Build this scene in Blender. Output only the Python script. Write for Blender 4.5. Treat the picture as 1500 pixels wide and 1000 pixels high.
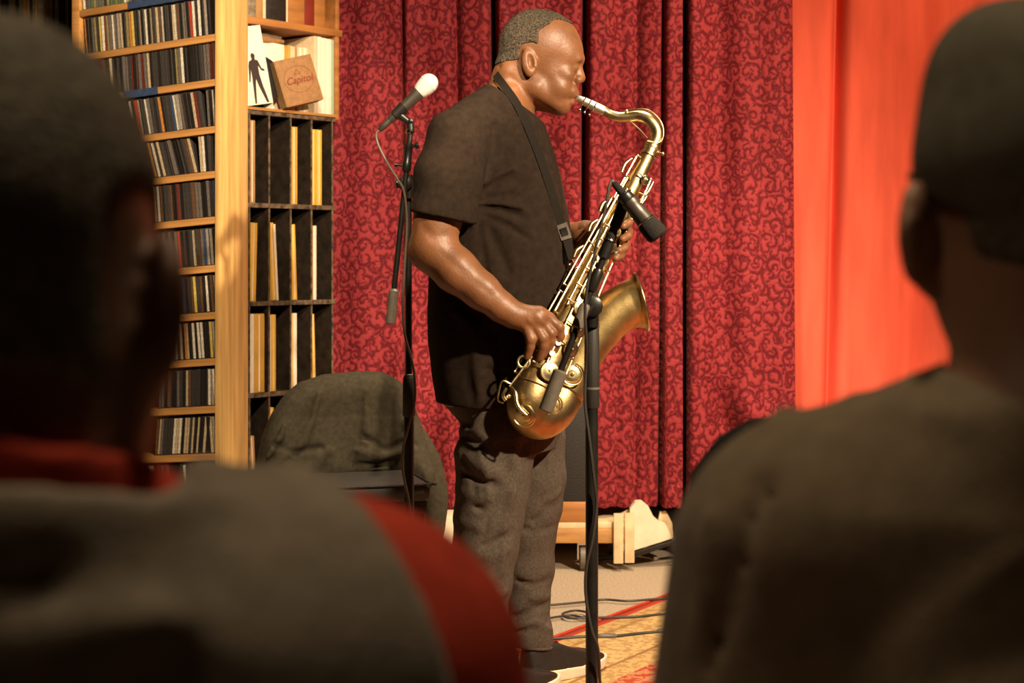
import bpy, bmesh, math, random
import numpy as np
from mathutils import Vector, Matrix

rnd = random.Random(7)
scene = bpy.context.scene
C = scene.collection
for o in list(bpy.data.objects):
    bpy.data.objects.remove(o)

# ------------------------------------------------------------------ camera, world, lights, exposure
F, H, CX, CY = 2330.0, 1.10, 750.0, 380.0       # focal length in px of a 1500 px wide frame, eye height, principal point
DM = 4.05                                        # distance of the saxophonist

cam_d = bpy.data.cameras.new('camera')
cam = bpy.data.objects.new('camera', cam_d)
C.objects.link(cam)
cam.location = (0, 0, H)
cam.rotation_euler = (math.pi / 2, 0, 0)
cam_d.sensor_width = 36.0
cam_d.lens = F / 1500 * 36.0
cam_d.shift_y = -120.0 / 1500
cam_d.dof.use_dof = True
cam_d.dof.focus_distance = 4.0
cam_d.dof.aperture_fstop = 5.0
scene.camera = cam

world = bpy.data.worlds.new('world')
scene.world = world
world.use_nodes = True
world.node_tree.nodes['Background'].inputs[0].default_value = (1.0, 0.72, 0.45, 1)
world.node_tree.nodes['Background'].inputs[1].default_value = 0.022

scene.view_settings.view_transform = 'Standard'
scene.view_settings.look = 'None'
scene.view_settings.gamma = 1.0
scene.view_settings.use_curve_mapping = False
scene.view_settings.exposure = 0.35


def spot(name, loc, target, power, angle, color, size=0.05, blend=0.5):
    d = bpy.data.lights.new(name, 'SPOT')
    d.energy = power
    d.spot_size = math.radians(angle)
    d.spot_blend = blend
    d.color = color
    d.shadow_soft_size = size
    o = bpy.data.objects.new(name, d)
    C.objects.link(o)
    o.location = loc
    o.rotation_euler = (Vector(target) - Vector(loc)).to_track_quat('-Z', 'Y').to_euler()
    return o


WARM = (1.0, 0.79, 0.54)
spot('stage_spot', (1.75, 1.75, 2.65), (0.0, 4.4, 1.0), 720, 64, WARM, 0.05)
spot('stage_spot', (0.55, 4.55, 3.0), (0.45, 4.95, 0.0), 260, 66, WARM, 0.08)
spot('curtain_spot', (2.15, 3.7, 2.9), (1.80, 5.9, 1.35), 170, 85, (1.0, 0.66, 0.36), 0.06)
spot('shelf_spot', (0.0, 2.2, 2.75), (-1.10, 5.2, 0.98), 360, 40, WARM, 0.05, 0.35)
spot('audience_light', (0.08, 1.15, 2.7), (0.05, 1.0, 0.0), 40.0, 120, WARM, 0.10, 0.8)
spot('audience_light', (-0.85, 0.35, 2.55), (0.35, 1.1, 1.0), 10.0, 70, WARM, 0.10, 0.8)  # added dim fill for the capped man's back and neck, no known fixture


# ------------------------------------------------------------------ helpers
def P(px, py, d):
    return Vector(((px - CX) * d / F, d, H - (py - CY) * d / F))


def wm(o):
    m = o.matrix_basis.copy()
    return wm(o.parent) @ m if o.parent else m


def tag(o, label=None, cat=None, group=None, kind=None):
    if label:
        o['label'] = label
    if cat:
        o['category'] = cat
    if group:
        o['group'] = group
    if kind:
        o['kind'] = kind
    return o


def thing(name, label, cat, loc=(0, 0, 0), rz=0.0, group=None):
    o = bpy.data.objects.new(name, None)
    C.objects.link(o)
    o.location = loc
    o.rotation_euler = (0, 0, rz)
    o.empty_display_size = 0.05
    return tag(o, label, cat, group)


def mesh_obj(name, vf, mat, parent=None, smooth=True, world=True, sharp=0.7, bevel=0.0, uv=None):
    """vf = (verts, faces), world coordinates (converted to the parent's frame when world=True)"""
    verts, faces = vf[0], vf[1]
    if parent is not None and world:
        inv = wm(parent).inverted()
        verts = [inv @ Vector(v) for v in verts]
    me = bpy.data.meshes.new(name)
    bm = bmesh.new()
    bv = [bm.verts.new(v) for v in verts]
    for f in faces:
        try:
            bm.faces.new([bv[i] for i in f])
        except ValueError:
            pass
    bm.normal_update()
    if bevel > 0:
        es = [e for e in bm.edges if len(e.link_faces) == 2 and e.calc_face_angle(0) > 0.6]
        bmesh.ops.bevel(bm, geom=es, offset=bevel, segments=2, profile=0.5, affect='EDGES', clamp_overlap=True)
    bmesh.ops.recalc_face_normals(bm, faces=bm.faces)
    for f in bm.faces:
        f.smooth = smooth
    if smooth:
        for e in bm.edges:
            if len(e.link_faces) == 2 and e.calc_face_angle(0) > sharp:
                e.smooth = False
    bm.to_mesh(me)
    bm.free()
    mats = mat if isinstance(mat, (list, tuple)) else [mat]
    for m in mats:
        me.materials.append(m)
    o = bpy.data.objects.new(name, me)
    C.objects.link(o)
    if parent is not None:
        o.parent = parent
    return o


def np_obj(name, V, Q, mat, parent=None, smooth=True):
    """large numpy mesh (verts Nx3 world, quads Mx4)"""
    if parent is not None:
        inv = np.array(wm(parent).inverted())
        V = V @ inv[:3, :3].T + inv[:3, 3]
    me = bpy.data.meshes.new(name)
    n, m = len(V), len(Q)
    me.vertices.add(n)
    me.vertices.foreach_set('co', np.ascontiguousarray(V, dtype=np.float32).ravel())
    me.loops.add(m * 4)
    me.loops.foreach_set('vertex_index', np.ascontiguousarray(Q, dtype=np.int32).ravel())
    me.polygons.add(m)
    me.polygons.foreach_set('loop_start', np.arange(0, m * 4, 4, dtype=np.int32))
    me.polygons.foreach_set('use_smooth', np.ones(m, dtype=bool) if smooth else np.zeros(m, dtype=bool))
    me.update(calc_edges=True)
    me.validate()
    me.materials.append(mat)
    o = bpy.data.objects.new(name, me)
    C.objects.link(o)
    if parent is not None:
        o.parent = parent
    return o


def merge(*vfs):
    V, Fc = [], []
    for v, f in vfs:
        b = len(V)
        V += list(v)
        Fc += [tuple(i + b for i in q) for q in f]
    return V, Fc


def box(lo, hi, M=None):
    x0, y0, z0 = lo
    x1, y1, z1 = hi
    v = [Vector(c) for c in ((x0, y0, z0), (x1, y0, z0), (x1, y1, z0), (x0, y1, z0), (x0, y0, z1), (x1, y0, z1), (x1, y1, z1), (x0, y1, z1))]
    if M is not None:
        v = [M @ c for c in v]
    return v, [(0, 3, 2, 1), (4, 5, 6, 7), (0, 1, 5, 4), (1, 2, 6, 5), (2, 3, 7, 6), (3, 0, 4, 7)]


def frame_at(t):
    t = t.normalized()
    a = Vector((0, 0, 1)) if abs(t.z) < 0.9 else Vector((0, 1, 0))
    u = t.cross(a).normalized()
    return u, t.cross(u).normalized()


def catmull(pts, n):
    pts = [Vector(p) if len(p) == 3 else p for p in pts]
    out = []
    k = len(pts)
    for i in range(k - 1):
        p0, p1, p2, p3 = pts[max(i - 1, 0)], pts[i], pts[i + 1], pts[min(i + 2, k - 1)]
        for j in range(n):
            t = j / n
            out.append(0.5 * ((2 * p1) + (p2 - p0) * t + (2 * p0 - 5 * p1 + 4 * p2 - p3) * t * t + (3 * p1 - p0 - 3 * p2 + p3) * t ** 3))
    out.append(pts[-1])
    return out


def cat_r(rs, n):
    out = []
    for i in range(len(rs) - 1):
        for j in range(n):
            out.append(rs[i] + (rs[i + 1] - rs[i]) * j / n)
    return out + [rs[-1]]


def tube(pts, rad, n=12, caps=True):
    pts = [Vector(p) for p in pts]
    if not isinstance(rad, (list, tuple)):
        rad = [rad] * len(pts)
    V, Fc = [], []
    u = None
    for i, p in enumerate(pts):
        t = (pts[min(i + 1, len(pts) - 1)] - pts[max(i - 1, 0)])
        if t.length < 1e-9:
            t = Vector((0, 0, 1))
        t.normalize()
        if u is None:
            u, w = frame_at(t)
        else:
            u = (u - t * u.dot(t)).normalized()
            w = t.cross(u)
        for k in range(n):
            a = 2 * math.pi * k / n
            V.append(p + (u * math.cos(a) + w * math.sin(a)) * rad[i])
    for i in range(len(pts) - 1):
        for k in range(n):
            k2 = (k + 1) % n
            Fc.append((i * n + k, i * n + k2, (i + 1) * n + k2, (i + 1) * n + k))
    if caps:
        Fc.append(tuple(reversed(range(n))))
        b = (len(pts) - 1) * n
        Fc.append(tuple(b + k for k in range(n)))
    return V, Fc


def stube(pts, rad, n=10, k=6):
    """smooth tube through control points"""
    r = cat_r(rad, k) if isinstance(rad, (list, tuple)) else rad
    return tube(catmull(pts, k), r, n)


def lathe(base, axis, prof, n=20):
    """prof = [(h, r)...] along axis"""
    axis = Vector(axis).normalized()
    return tube2([Vector(base) + axis * h for h, r in prof], [r for h, r in prof], axis, n)


def tube2(pts, rad, axis, n):
    u, w = frame_at(axis)
    V, Fc = [], []
    for p, r in zip(pts, rad):
        for k in range(n):
            a = 2 * math.pi * k / n
            V.append(p + (u * math.cos(a) + w * math.sin(a)) * max(r, 1e-5))
    for i in range(len(pts) - 1):
        for k in range(n):
            k2 = (k + 1) % n
            Fc.append((i * n + k, i * n + k2, (i + 1) * n + k2, (i + 1) * n + k))
    Fc.append(tuple(reversed(range(n))))
    b = (len(pts) - 1) * n
    Fc.append(tuple(b + k for k in range(n)))
    return V, Fc


def ring(c, axis, R, r, n=24, m=8, a0=0.0, a1=2 * math.pi):
    u, w = frame_at(Vector(axis))
    full = abs(a1 - a0) > 6.28
    pts = [Vector(c) + (u * math.cos(a0 + (a1 - a0) * i / n) + w * math.sin(a0 + (a1 - a0) * i / n)) * R for i in range(n + 1)]
    if not full:
        return tube(pts, r, m)
    V, Fc = [], []
    ax = Vector(axis).normalized()
    for i in range(n):
        d = (pts[i] - Vector(c)).normalized()
        for k in range(m):
            a = 2 * math.pi * k / m
            V.append(pts[i] + (d * math.cos(a) + ax * math.sin(a)) * r)
    for i in range(n):
        for k in range(m):
            Fc.append((i * m + k, i * m + (k + 1) % m, ((i + 1) % n) * m + (k + 1) % m, ((i + 1) % n) * m + k))
    return V, Fc


def ball(c, r, n=16, m=10, M=None):
    V, Fc = [], []
    rr = r if isinstance(r, (tuple, list)) else (r, r, r)
    for i in range(m + 1):
        th = math.pi * i / m
        for k in range(n):
            a = 2 * math.pi * k / n
            s = max(math.sin(th), 1e-3)
            v = Vector((rr[0] * s * math.cos(a), rr[1] * s * math.sin(a), rr[2] * math.cos(th)))
            V.append((M @ v if M is not None else v) + Vector(c))
    for i in range(m):
        for k in range(n):
            k2 = (k + 1) % n
            Fc.append((i * n + k, (i + 1) * n + k, (i + 1) * n + k2, i * n + k2))
    return V, Fc


def ribbon(pts, normals, w, th):
    """flat strap through pts, width w across, thickness th"""
    V, Fc = [], []
    for i, p in enumerate(pts):
        t = (pts[min(i + 1, len(pts) - 1)] - pts[max(i - 1, 0)]).normalized()
        nn = normals[i]
        nn = (nn - t * nn.dot(t)).normalized()
        s = t.cross(nn)
        for a, b in ((-1, 0), (1, 0), (1, 1), (-1, 1)):
            V.append(p + s * (a * w / 2) + nn * (b * th))
    for i in range(len(pts) - 1):
        for k in range(4):
            k2 = (k + 1) % 4
            Fc.append((i * 4 + k, i * 4 + k2, (i + 1) * 4 + k2, (i + 1) * 4 + k))
    Fc.append((3, 2, 1, 0))
    b = (len(pts) - 1) * 4
    Fc.append((b, b + 1, b + 2, b + 3))
    return V, Fc


# ------------------------------------------------------------------ materials
def mat(name, color, rough=0.6, metal=0.0, spec=0.5, noise=None, bump=None, sss=0.0, coat=0.0, stretch=(1, 1, 1), sheen=0.0, color2=None, emit=None):
    m = bpy.data.materials.new(name)
    m.use_nodes = True
    nt = m.node_tree
    b = nt.nodes['Principled BSDF']
    b.inputs['Base Color'].default_value = (*color, 1)
    b.inputs['Roughness'].default_value = rough
    b.inputs['Metallic'].default_value = metal
    b.inputs['Specular IOR Level'].default_value = spec
    if sss:
        b.inputs['Subsurface Weight'].default_value = sss
        b.inputs['Subsurface Radius'].default_value = (0.012, 0.004, 0.002)
        b.inputs['Subsurface Scale'].default_value = 0.4
    if coat:
        b.inputs['Coat Weight'].default_value = coat
        b.inputs['Coat Roughness'].default_value = 0.15
    if sheen:
        b.inputs['Sheen Weight'].default_value = sheen
    if noise or bump:
        tc = nt.nodes.new('ShaderNodeTexCoord')
        mp = nt.nodes.new('ShaderNodeMapping')
        mp.inputs['Scale'].default_value = stretch
        nt.links.new(tc.outputs['Object'], mp.inputs['Vector'])
    if noise:
        sc, amt = noise
        nz = nt.nodes.new('ShaderNodeTexNoise')
        nz.inputs['Scale'].default_value = sc
        nz.inputs['Detail'].default_value = 5
        nt.links.new(mp.outputs[0], nz.inputs['Vector'])
        rp = nt.nodes.new('ShaderNodeValToRGB')
        c2 = color2 or tuple(max(0, c * (1 - amt)) for c in color)
        c1 = tuple(min(1, c * (1 + amt * 0.6)) for c in color) if color2 is None else color
        rp.color_ramp.elements[0].position = 0.32
        rp.color_ramp.elements[1].position = 0.68
        rp.color_ramp.elements[0].color = (*c2, 1)
        rp.color_ramp.elements[1].color = (*c1, 1)
        nt.links.new(nz.outputs['Fac'], rp.inputs[0])
        nt.links.new(rp.outputs[0], b.inputs['Base Color'])
    if bump:
        sc, st = bump
        nb = nt.nodes.new('ShaderNodeTexNoise')
        nb.inputs['Scale'].default_value = sc
        nb.inputs['Detail'].default_value = 4
        nt.links.new(mp.outputs[0], nb.inputs['Vector'])
        bp = nt.nodes.new('ShaderNodeBump')
        bp.inputs['Strength'].default_value = st
        bp.inputs['Distance'].default_value = 0.004
        nt.links.new(nb.outputs['Fac'], bp.inputs['Height'])
        nt.links.new(bp.outputs[0], b.inputs['Normal'])
    return m


def math_node(nt, op, a, b=None):
    n = nt.nodes.new('ShaderNodeMath')
    n.operation = op
    for i, v in enumerate((a, b)):
        if v is None:
            continue
        if isinstance(v, (int, float)):
            n.inputs[i].default_value = v
        else:
            nt.links.new(v, n.inputs[i])
    return n.outputs[0]


def scroll_mat(name, light, dark, density):
    """velvet with a cut scroll pattern: one little spiral in every Voronoi cell"""
    m = bpy.data.materials.new(name)
    m.use_nodes = True
    nt = m.node_tree
    L = nt.links.new
    b = nt.nodes['Principled BSDF']
    b.inputs['Roughness'].default_value = 0.75
    b.inputs['Specular IOR Level'].default_value = 0.15
    b.inputs['Sheen Weight'].default_value = 0.10
    b.inputs['Sheen Tint'].default_value = (1.0, 0.35, 0.3, 1)
    uv = nt.nodes.new('ShaderNodeUVMap')
    uv.uv_map = 'UVMap'
    fac = None
    for k, (dens, K) in enumerate(((density, 11.0), (density * 1.45, 9.0))):
        mp = nt.nodes.new('ShaderNodeMapping')
        mp.inputs['Scale'].default_value = (dens, dens * 0.85, 1)
        mp.inputs['Location'].default_value = (k * 3.7, k * 1.9, 0)
        L(uv.outputs[0], mp.inputs['Vector'])
        nz = nt.nodes.new('ShaderNodeTexNoise')
        nz.inputs['Scale'].default_value = 2.2
        L(mp.outputs[0], nz.inputs['Vector'])
        mix = nt.nodes.new('ShaderNodeVectorMath')
        mix.operation = 'MULTIPLY_ADD'
        mix.inputs[1].default_value = (0.35, 0.35, 0)
        L(nz.outputs['Color'], mix.inputs[0])
        L(mp.outputs[0], mix.inputs[2])
        vo = nt.nodes.new('ShaderNodeTexVoronoi')
        vo.voronoi_dimensions = '2D'
        vo.inputs['Scale'].default_value = 1.0
        vo.inputs['Randomness'].default_value = 0.75
        L(mix.outputs[0], vo.inputs['Vector'])
        sub = nt.nodes.new('ShaderNodeVectorMath')
        sub.operation = 'SUBTRACT'
        L(mix.outputs[0], sub.inputs[0])
        L(vo.outputs['Position'], sub.inputs[1])
        sx = nt.nodes.new('ShaderNodeSeparateXYZ')
        L(sub.outputs[0], sx.inputs[0])
        sc = nt.nodes.new('ShaderNodeSeparateColor')
        L(vo.outputs['Color'], sc.inputs[0])
        th = math_node(nt, 'ARCTAN2', sx.outputs[1], sx.outputs[0])
        sign = math_node(nt, 'SUBTRACT', math_node(nt, 'MULTIPLY', math_node(nt, 'GREATER_THAN', sc.outputs[0], 0.5), 2.0), 1.0)
        th = math_node(nt, 'MULTIPLY', th, sign)
        r = math_node(nt, 'MULTIPLY', vo.outputs['Distance'], K)
        ph = math_node(nt, 'MULTIPLY', sc.outputs[1], 6.283)
        s = math_node(nt, 'SINE', math_node(nt, 'ADD', math_node(nt, 'ADD', th, r), ph))
        s = math_node(nt, 'MULTIPLY', math_node(nt, 'ADD', s, 1.0), 0.5)
        fac = s if fac is None else math_node(nt, 'MAXIMUM', math_node(nt, 'MULTIPLY', fac, 1.0), math_node(nt, 'MULTIPLY', s, 0.93))
    rp = nt.nodes.new('ShaderNodeValToRGB')
    rp.color_ramp.elements[0].position = 0.50
    rp.color_ramp.elements[1].position = 0.96
    rp.color_ramp.elements[0].color = (*light, 1)
    rp.color_ramp.elements[1].color = (*dark, 1)
    wn = nt.nodes.new('ShaderNodeTexNoise')            # uneven pile: strokes swell and thin out
    wn.inputs['Scale'].default_value = 95
    wn.inputs['Detail'].default_value = 3
    L(uv.outputs[0], wn.inputs['Vector'])
    fac = math_node(nt, 'ADD', fac, math_node(nt, 'MULTIPLY', math_node(nt, 'SUBTRACT', wn.outputs['Fac'], 0.5), 0.75))
    L(fac, rp.inputs[0])
    L(rp.outputs[0], b.inputs['Base Color'])
    bp = nt.nodes.new('ShaderNodeBump')
    bp.inputs['Strength'].default_value = 0.35
    bp.inputs['Distance'].default_value = 0.004
    bp.invert = True
    L(fac, bp.inputs['Height'])
    L(bp.outputs[0], b.inputs['Normal'])
    return m


def rug_mat():
    """object x = distance from the edge, y = along the edge"""
    m = bpy.data.materials.new('rug_pile')
    m.use_nodes = True
    nt = m.node_tree
    L = nt.links.new
    b = nt.nodes['Principled BSDF']
    b.inputs['Roughness'].default_value = 0.95
    b.inputs['Specular IOR Level'].default_value = 0.1
    tc = nt.nodes.new('ShaderNodeTexCoord')
    sx = nt.nodes.new('ShaderNodeSeparateXYZ')
    L(tc.outputs['Object'], sx.inputs[0])
    band = nt.nodes.new('ShaderNodeValToRGB')
    band.color_ramp.interpolation = 'CONSTANT'
    e = band.color_ramp.elements
    cols = [(0.0, (0.42, 0.06, 0.035)), (0.045, (0.50, 0.33, 0.13)), (0.10, (0.36, 0.22, 0.09)), (0.115, (0.56, 0.38, 0.16)), (0.30, (0.30, 0.16, 0.07)),
            (0.312, (0.52, 0.34, 0.14)), (0.385, (0.40, 0.06, 0.035))]
    for i, (p, c) in enumerate(cols):
        el = e[i] if i < 2 else e.new(p)
        el.position = p
        el.color = (*c, 1)
    L(sx.outputs[0], band.inputs[0])
    vo = nt.nodes.new('ShaderNodeTexVoronoi')
    vo.feature = 'F1'
    vo.inputs['Scale'].default_value = 22
    L(tc.outputs['Object'], vo.inputs['Vector'])
    vr = nt.nodes.new('ShaderNodeValToRGB')
    vr.color_ramp.elements[0].position = 0.22
    vr.color_ramp.elements[1].position = 0.34
    vr.color_ramp.elements[0].color = (1, 1, 1, 1)
    vr.color_ramp.elements[1].color = (0, 0, 0, 1)
    L(vo.outputs['Distance'], vr.inputs[0])
    nz = nt.nodes.new('ShaderNodeTexNoise')
    nz.inputs['Scale'].default_value = 55
    L(tc.outputs['Object'], nz.inputs['Vector'])
    nr = nt.nodes.new('ShaderNodeValToRGB')
    nr.color_ramp.elements[0].position = 0.50
    nr.color_ramp.elements[1].position = 0.56
    L(nz.outputs['Fac'], nr.inputs[0])
    f = math_node(nt, 'MAXIMUM', math_node(nt, 'MULTIPLY', vr.outputs[0], 0.55), math_node(nt, 'MULTIPLY', nr.outputs[0], 0.5))
    gate = math_node(nt, 'GREATER_THAN', sx.outputs[0], 0.05)
    f = math_node(nt, 'MULTIPLY', f, gate)
    far = math_node(nt, 'GREATER_THAN', sx.outputs[0], 0.385)
    motif = nt.nodes.new('ShaderNodeMix')
    motif.data_type = 'RGBA'
    motif.inputs[6].default_value = (0.26, 0.12, 0.05, 1)
    motif.inputs[7].default_value = (0.52, 0.36, 0.16, 1)
    L(far, motif.inputs[0])
    mx = nt.nodes.new('ShaderNodeMix')
    mx.data_type = 'RGBA'
    L(f, mx.inputs[0])
    L(band.outputs[0], mx.inputs[6])
    L(motif.outputs[2], mx.inputs[7])
    L(mx.outputs[2], b.inputs['Base Color'])
    bn = nt.nodes.new('ShaderNodeTexNoise')
    bn.inputs['Scale'].default_value = 400
    L(tc.outputs['Object'], bn.inputs['Vector'])
    bp = nt.nodes.new('ShaderNodeBump')
    bp.inputs['Strength'].default_value = 0.5
    bp.inputs['Distance'].default_value = 0.003
    L(bn.outputs['Fac'], bp.inputs['Height'])
    L(bp.outputs[0], b.inputs['Normal'])
    return m


M = {}
M['skin'] = mat('brown_skin', (0.235, 0.094, 0.038), 0.48, spec=0.55, noise=(18, 0.22), bump=(160, 0.18), sss=0.06)
M['skin_dim'] = mat('dark_skin', (0.20, 0.10, 0.055), 0.55, noise=(14, 0.2), bump=(120, 0.15))
M['skin_tan'] = mat('tan_skin', (0.36, 0.19, 0.11), 0.55, noise=(14, 0.15), bump=(120, 0.15))
M['grey_hair'] = mat('grey_cropped_hair', (0.115, 0.088, 0.062), 0.9, spec=0.2, noise=(260, 0.85), bump=(420, 1.0))
M['dark_hair'] = mat('dark_cropped_hair', (0.15, 0.125, 0.085), 0.9, spec=0.2, noise=(120, 0.5), bump=(200, 0.9))
M['tee'] = mat('black_cotton', (0.026, 0.0165, 0.011), 0.95, spec=0.12, noise=(60, 0.25), bump=(420, 0.35))
M['denim'] = mat('washed_black_denim', (0.092, 0.071, 0.053), 0.9, spec=0.2, noise=(150, 0.28), bump=(520, 0.5))
M['coat'] = mat('olive_black_cloth', (0.058, 0.048, 0.030), 0.9, spec=0.2, noise=(70, 0.25), bump=(420, 0.35))
M['shoe'] = mat('black_leather', (0.018, 0.013, 0.010), 0.42, bump=(60, 0.3))
M['sole'] = mat('cream_rubber', (0.72, 0.60, 0.44), 0.6, noise=(20, 0.12))
M['brass'] = mat('aged_brass', (0.66, 0.47, 0.22), 0.40, 1.0, noise=(17, 0.45), bump=(140, 0.12), color2=(0.36, 0.235, 0.095))
M['brass_bright'] = mat('polished_brass', (0.86, 0.66, 0.36), 0.34, 1.0, noise=(45, 0.5))
M['brass_bell'] = mat('brushed_brass', (0.56, 0.40, 0.17), 0.46, 1.0, noise=(20, 0.35), bump=(300, 0.12))
M['silver'] = mat('silver_plate', (0.86, 0.80, 0.68), 0.45, 1.0, noise=(40, 0.2))
M['chrome'] = mat('chrome', (0.8, 0.78, 0.74), 0.18, 1.0)
M['black_metal'] = mat('black_painted_metal', (0.014, 0.012, 0.010), 0.36, 0.0, noise=(40, 0.3))
M['grip'] = mat('black_rubber_grip', (0.022, 0.018, 0.014), 0.6, bump=(200, 0.4), stretch=(1, 1, 0.05))
M['grey_plastic'] = mat('dark_grey_plastic', (0.13, 0.105, 0.080), 0.45, noise=(60, 0.2))
M['foam'] = mat('black_foam', (0.018, 0.014, 0.011), 0.95, bump=(500, 0.8))
M['mesh_grille'] = mat('silver_wire_grille', (0.90, 0.87, 0.82), 0.5, 0.55, bump=(650, 0.9))
M['mic_body'] = mat('gunmetal_enamel', (0.075, 0.062, 0.05), 0.4, 0.5, noise=(30, 0.2))
M['cable'] = mat('black_cable_rubber', (0.035, 0.028, 0.022), 0.5, bump=(300, 0.1))
M['cable_grey'] = mat('dark_grey_cable', (0.12, 0.085, 0.062), 0.5, bump=(300, 0.1))
M['strap'] = mat('black_webbing', (0.017, 0.0125, 0.009), 0.8, spec=0.2, bump=(700, 0.5))
M['pine'] = mat('varnished_pine', (0.78, 0.47, 0.16), 0.38, noise=(9, 0.28), bump=(20, 0.06), stretch=(5, 5, 0.35), coat=0.2)
M['pine_shelf'] = mat('orange_pine_shelf', (0.50, 0.24, 0.07), 0.45, noise=(9, 0.3), stretch=(0.4, 5, 5))
M['brown_wood'] = mat('brown_shelf_wood', (0.42, 0.17, 0.045), 0.45, noise=(8, 0.3), stretch=(0.6, 4, 4))
M['black_board'] = mat('scuffed_black_board', (0.030, 0.019, 0.011), 0.6, noise=(30, 0.5), bump=(90, 0.3))
M['worn_edge'] = mat('chipped_black_edge', (0.20, 0.125, 0.065), 0.7, noise=(45, 0.5), color2=(0.02, 0.013, 0.008))
M['blue_tape'] = mat('blue_tape', (0.035, 0.06, 0.13), 0.6, noise=(80, 0.25))
M['velvet'] = scroll_mat('red_scroll_velvet', (0.285, 0.031, 0.036), (0.105, 0.006, 0.011), 17.5)
M['velvet_hem'] = mat('red_hem_velvet', (0.40, 0.030, 0.032), 0.8, spec=0.15, noise=(45, 0.45), bump=(120, 0.6))
M['orange_cloth'] = mat('orange_red_cotton', (0.76, 0.118, 0.070), 0.85, spec=0.15, noise=(5, 0.16), bump=(500, 0.2), stretch=(3, 3, 0.5))
M['carpet'] = mat('grey_beige_carpet', (0.46, 0.37, 0.27), 0.97, spec=0.1, noise=(140, 0.28), bump=(260, 0.8))
M['wall'] = mat('dark_wall_paint', (0.055, 0.035, 0.022), 0.9, noise=(6, 0.2))
M['ceiling'] = mat('dark_ceiling_paint', (0.10, 0.075, 0.05), 0.9, noise=(6, 0.2))
M['cream_wood'] = mat('cream_painted_wood', (0.74, 0.56, 0.33), 0.6, noise=(18, 0.2))
M['white_board'] = mat('white_card', (0.80, 0.68, 0.50), 0.65, noise=(16, 0.12))
M['ply'] = mat('raw_plywood', (0.48, 0.24, 0.075), 0.6, noise=(14, 0.3), stretch=(0.5, 4, 4))
M['case_black'] = mat('black_case_vinyl', (0.016, 0.013, 0.011), 0.7, bump=(180, 0.6))
M['vinyl_seat'] = mat('black_vinyl_padding', (0.036, 0.033, 0.028), 0.55, bump=(240, 0.3))
M['olive_tee'] = mat('olive_brown_cotton', (0.20, 0.145, 0.085), 0.92, spec=0.2, noise=(40, 0.18), bump=(300, 0.25), sheen=0.1)
M['grey_vest'] = mat('warm_grey_fleece', (0.25, 0.20, 0.14), 0.95, spec=0.15, noise=(50, 0.18), bump=(260, 0.3), sheen=0.15)
M['red_jersey'] = mat('red_jersey', (0.50, 0.050, 0.022), 0.9, spec=0.2, noise=(40, 0.18), bump=(300, 0.25))
M['cap_cloth'] = mat('dark_olive_twill', (0.115, 0.098, 0.064), 0.9, spec=0.2, noise=(60, 0.2), bump=(400, 0.3))
M['horn'] = mat('brown_frame_plastic', (0.16, 0.09, 0.05), 0.35)
M['lens'] = mat('clear_lens', (0.9, 0.9, 0.9), 0.05)
M['lens'].node_tree.nodes['Principled BSDF'].inputs['Transmission Weight'].default_value = 1.0
M['kraft'] = mat('brown_kraft_box', (0.34, 0.165, 0.062), 0.75, noise=(60, 0.2))
M['kraft_side'] = mat('pale_kraft_side', (0.55, 0.34, 0.14), 0.75, noise=(60, 0.15))
M['red_ink'] = mat('red_brown_ink', (0.22, 0.035, 0.012), 0.8)
M['black_ink'] = mat('dark_brown_ink', (0.030, 0.013, 0.010), 0.8)
M['vinyl_disc'] = mat('black_record_vinyl', (0.012, 0.010, 0.009), 0.25)
M['sleeve_white'] = mat('white_record_sleeve', (0.86, 0.76, 0.60), 0.7, noise=(30, 0.1))
M['sleeve_cream'] = mat('cream_record_sleeve', (0.72, 0.56, 0.35), 0.7, noise=(30, 0.15))
M['sleeve_yellow'] = mat('yellow_record_sleeve', (0.80, 0.44, 0.055), 0.65, noise=(12, 0.15))
M['sleeve_gold'] = mat('golden_record_sleeve', (0.66, 0.34, 0.05), 0.65, noise=(12, 0.2))
M['sleeve_brown'] = mat('tan_record_sleeve', (0.42, 0.22, 0.08), 0.7, noise=(20, 0.2))
M['sleeve_maroon'] = mat('maroon_box_set', (0.22, 0.025, 0.012), 0.5, noise=(20, 0.2))
M['sleeve_green'] = mat('pale_green_card', (0.35, 0.42, 0.30), 0.7)
M['sleeve_black'] = mat('black_record_spine', (0.020, 0.016, 0.012), 0.5, noise=(60, 0.4))
M['sleeve_dim'] = mat('brown_grey_record_spine', (0.26, 0.20, 0.13), 0.6, noise=(60, 0.4))
CDC = {'black': (0.022, 0.018, 0.016), 'charcoal': (0.055, 0.045, 0.040), 'grey': (0.16, 0.13, 0.11), 'silver-grey': (0.36, 0.30, 0.24), 'white': (0.80, 0.70, 0.56),
       'cream': (0.56, 0.43, 0.26), 'maroon': (0.18, 0.030, 0.020), 'red': (0.46, 0.055, 0.025), 'orange': (0.62, 0.24, 0.05), 'yellow': (0.66, 0.48, 0.10),
       'brown': (0.14, 0.070, 0.035), 'blue': (0.05, 0.075, 0.14), 'olive': (0.28, 0.22, 0.09), 'green': (0.10, 0.16, 0.08)}
for k, c in CDC.items():
    M['cd_' + k] = mat('cd_spine_' + k.replace('-', '_'), c, 0.35, noise=(220, 0.5), stretch=(1, 1, 0.6))
M['cd_case'] = mat('smoky_jewel_case', (0.05, 0.045, 0.04), 0.12, coat=0.5)

# ------------------------------------------------------------------ signed-distance modelling
f32 = np.float32


def smin(a, b, k):
    h = np.clip(0.5 + 0.5 * (b - a) / k, 0, 1)
    return b + (a - b) * h - k * h * (1 - h)


def smax(a, b, k):
    return -smin(-a, -b, k)


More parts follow.
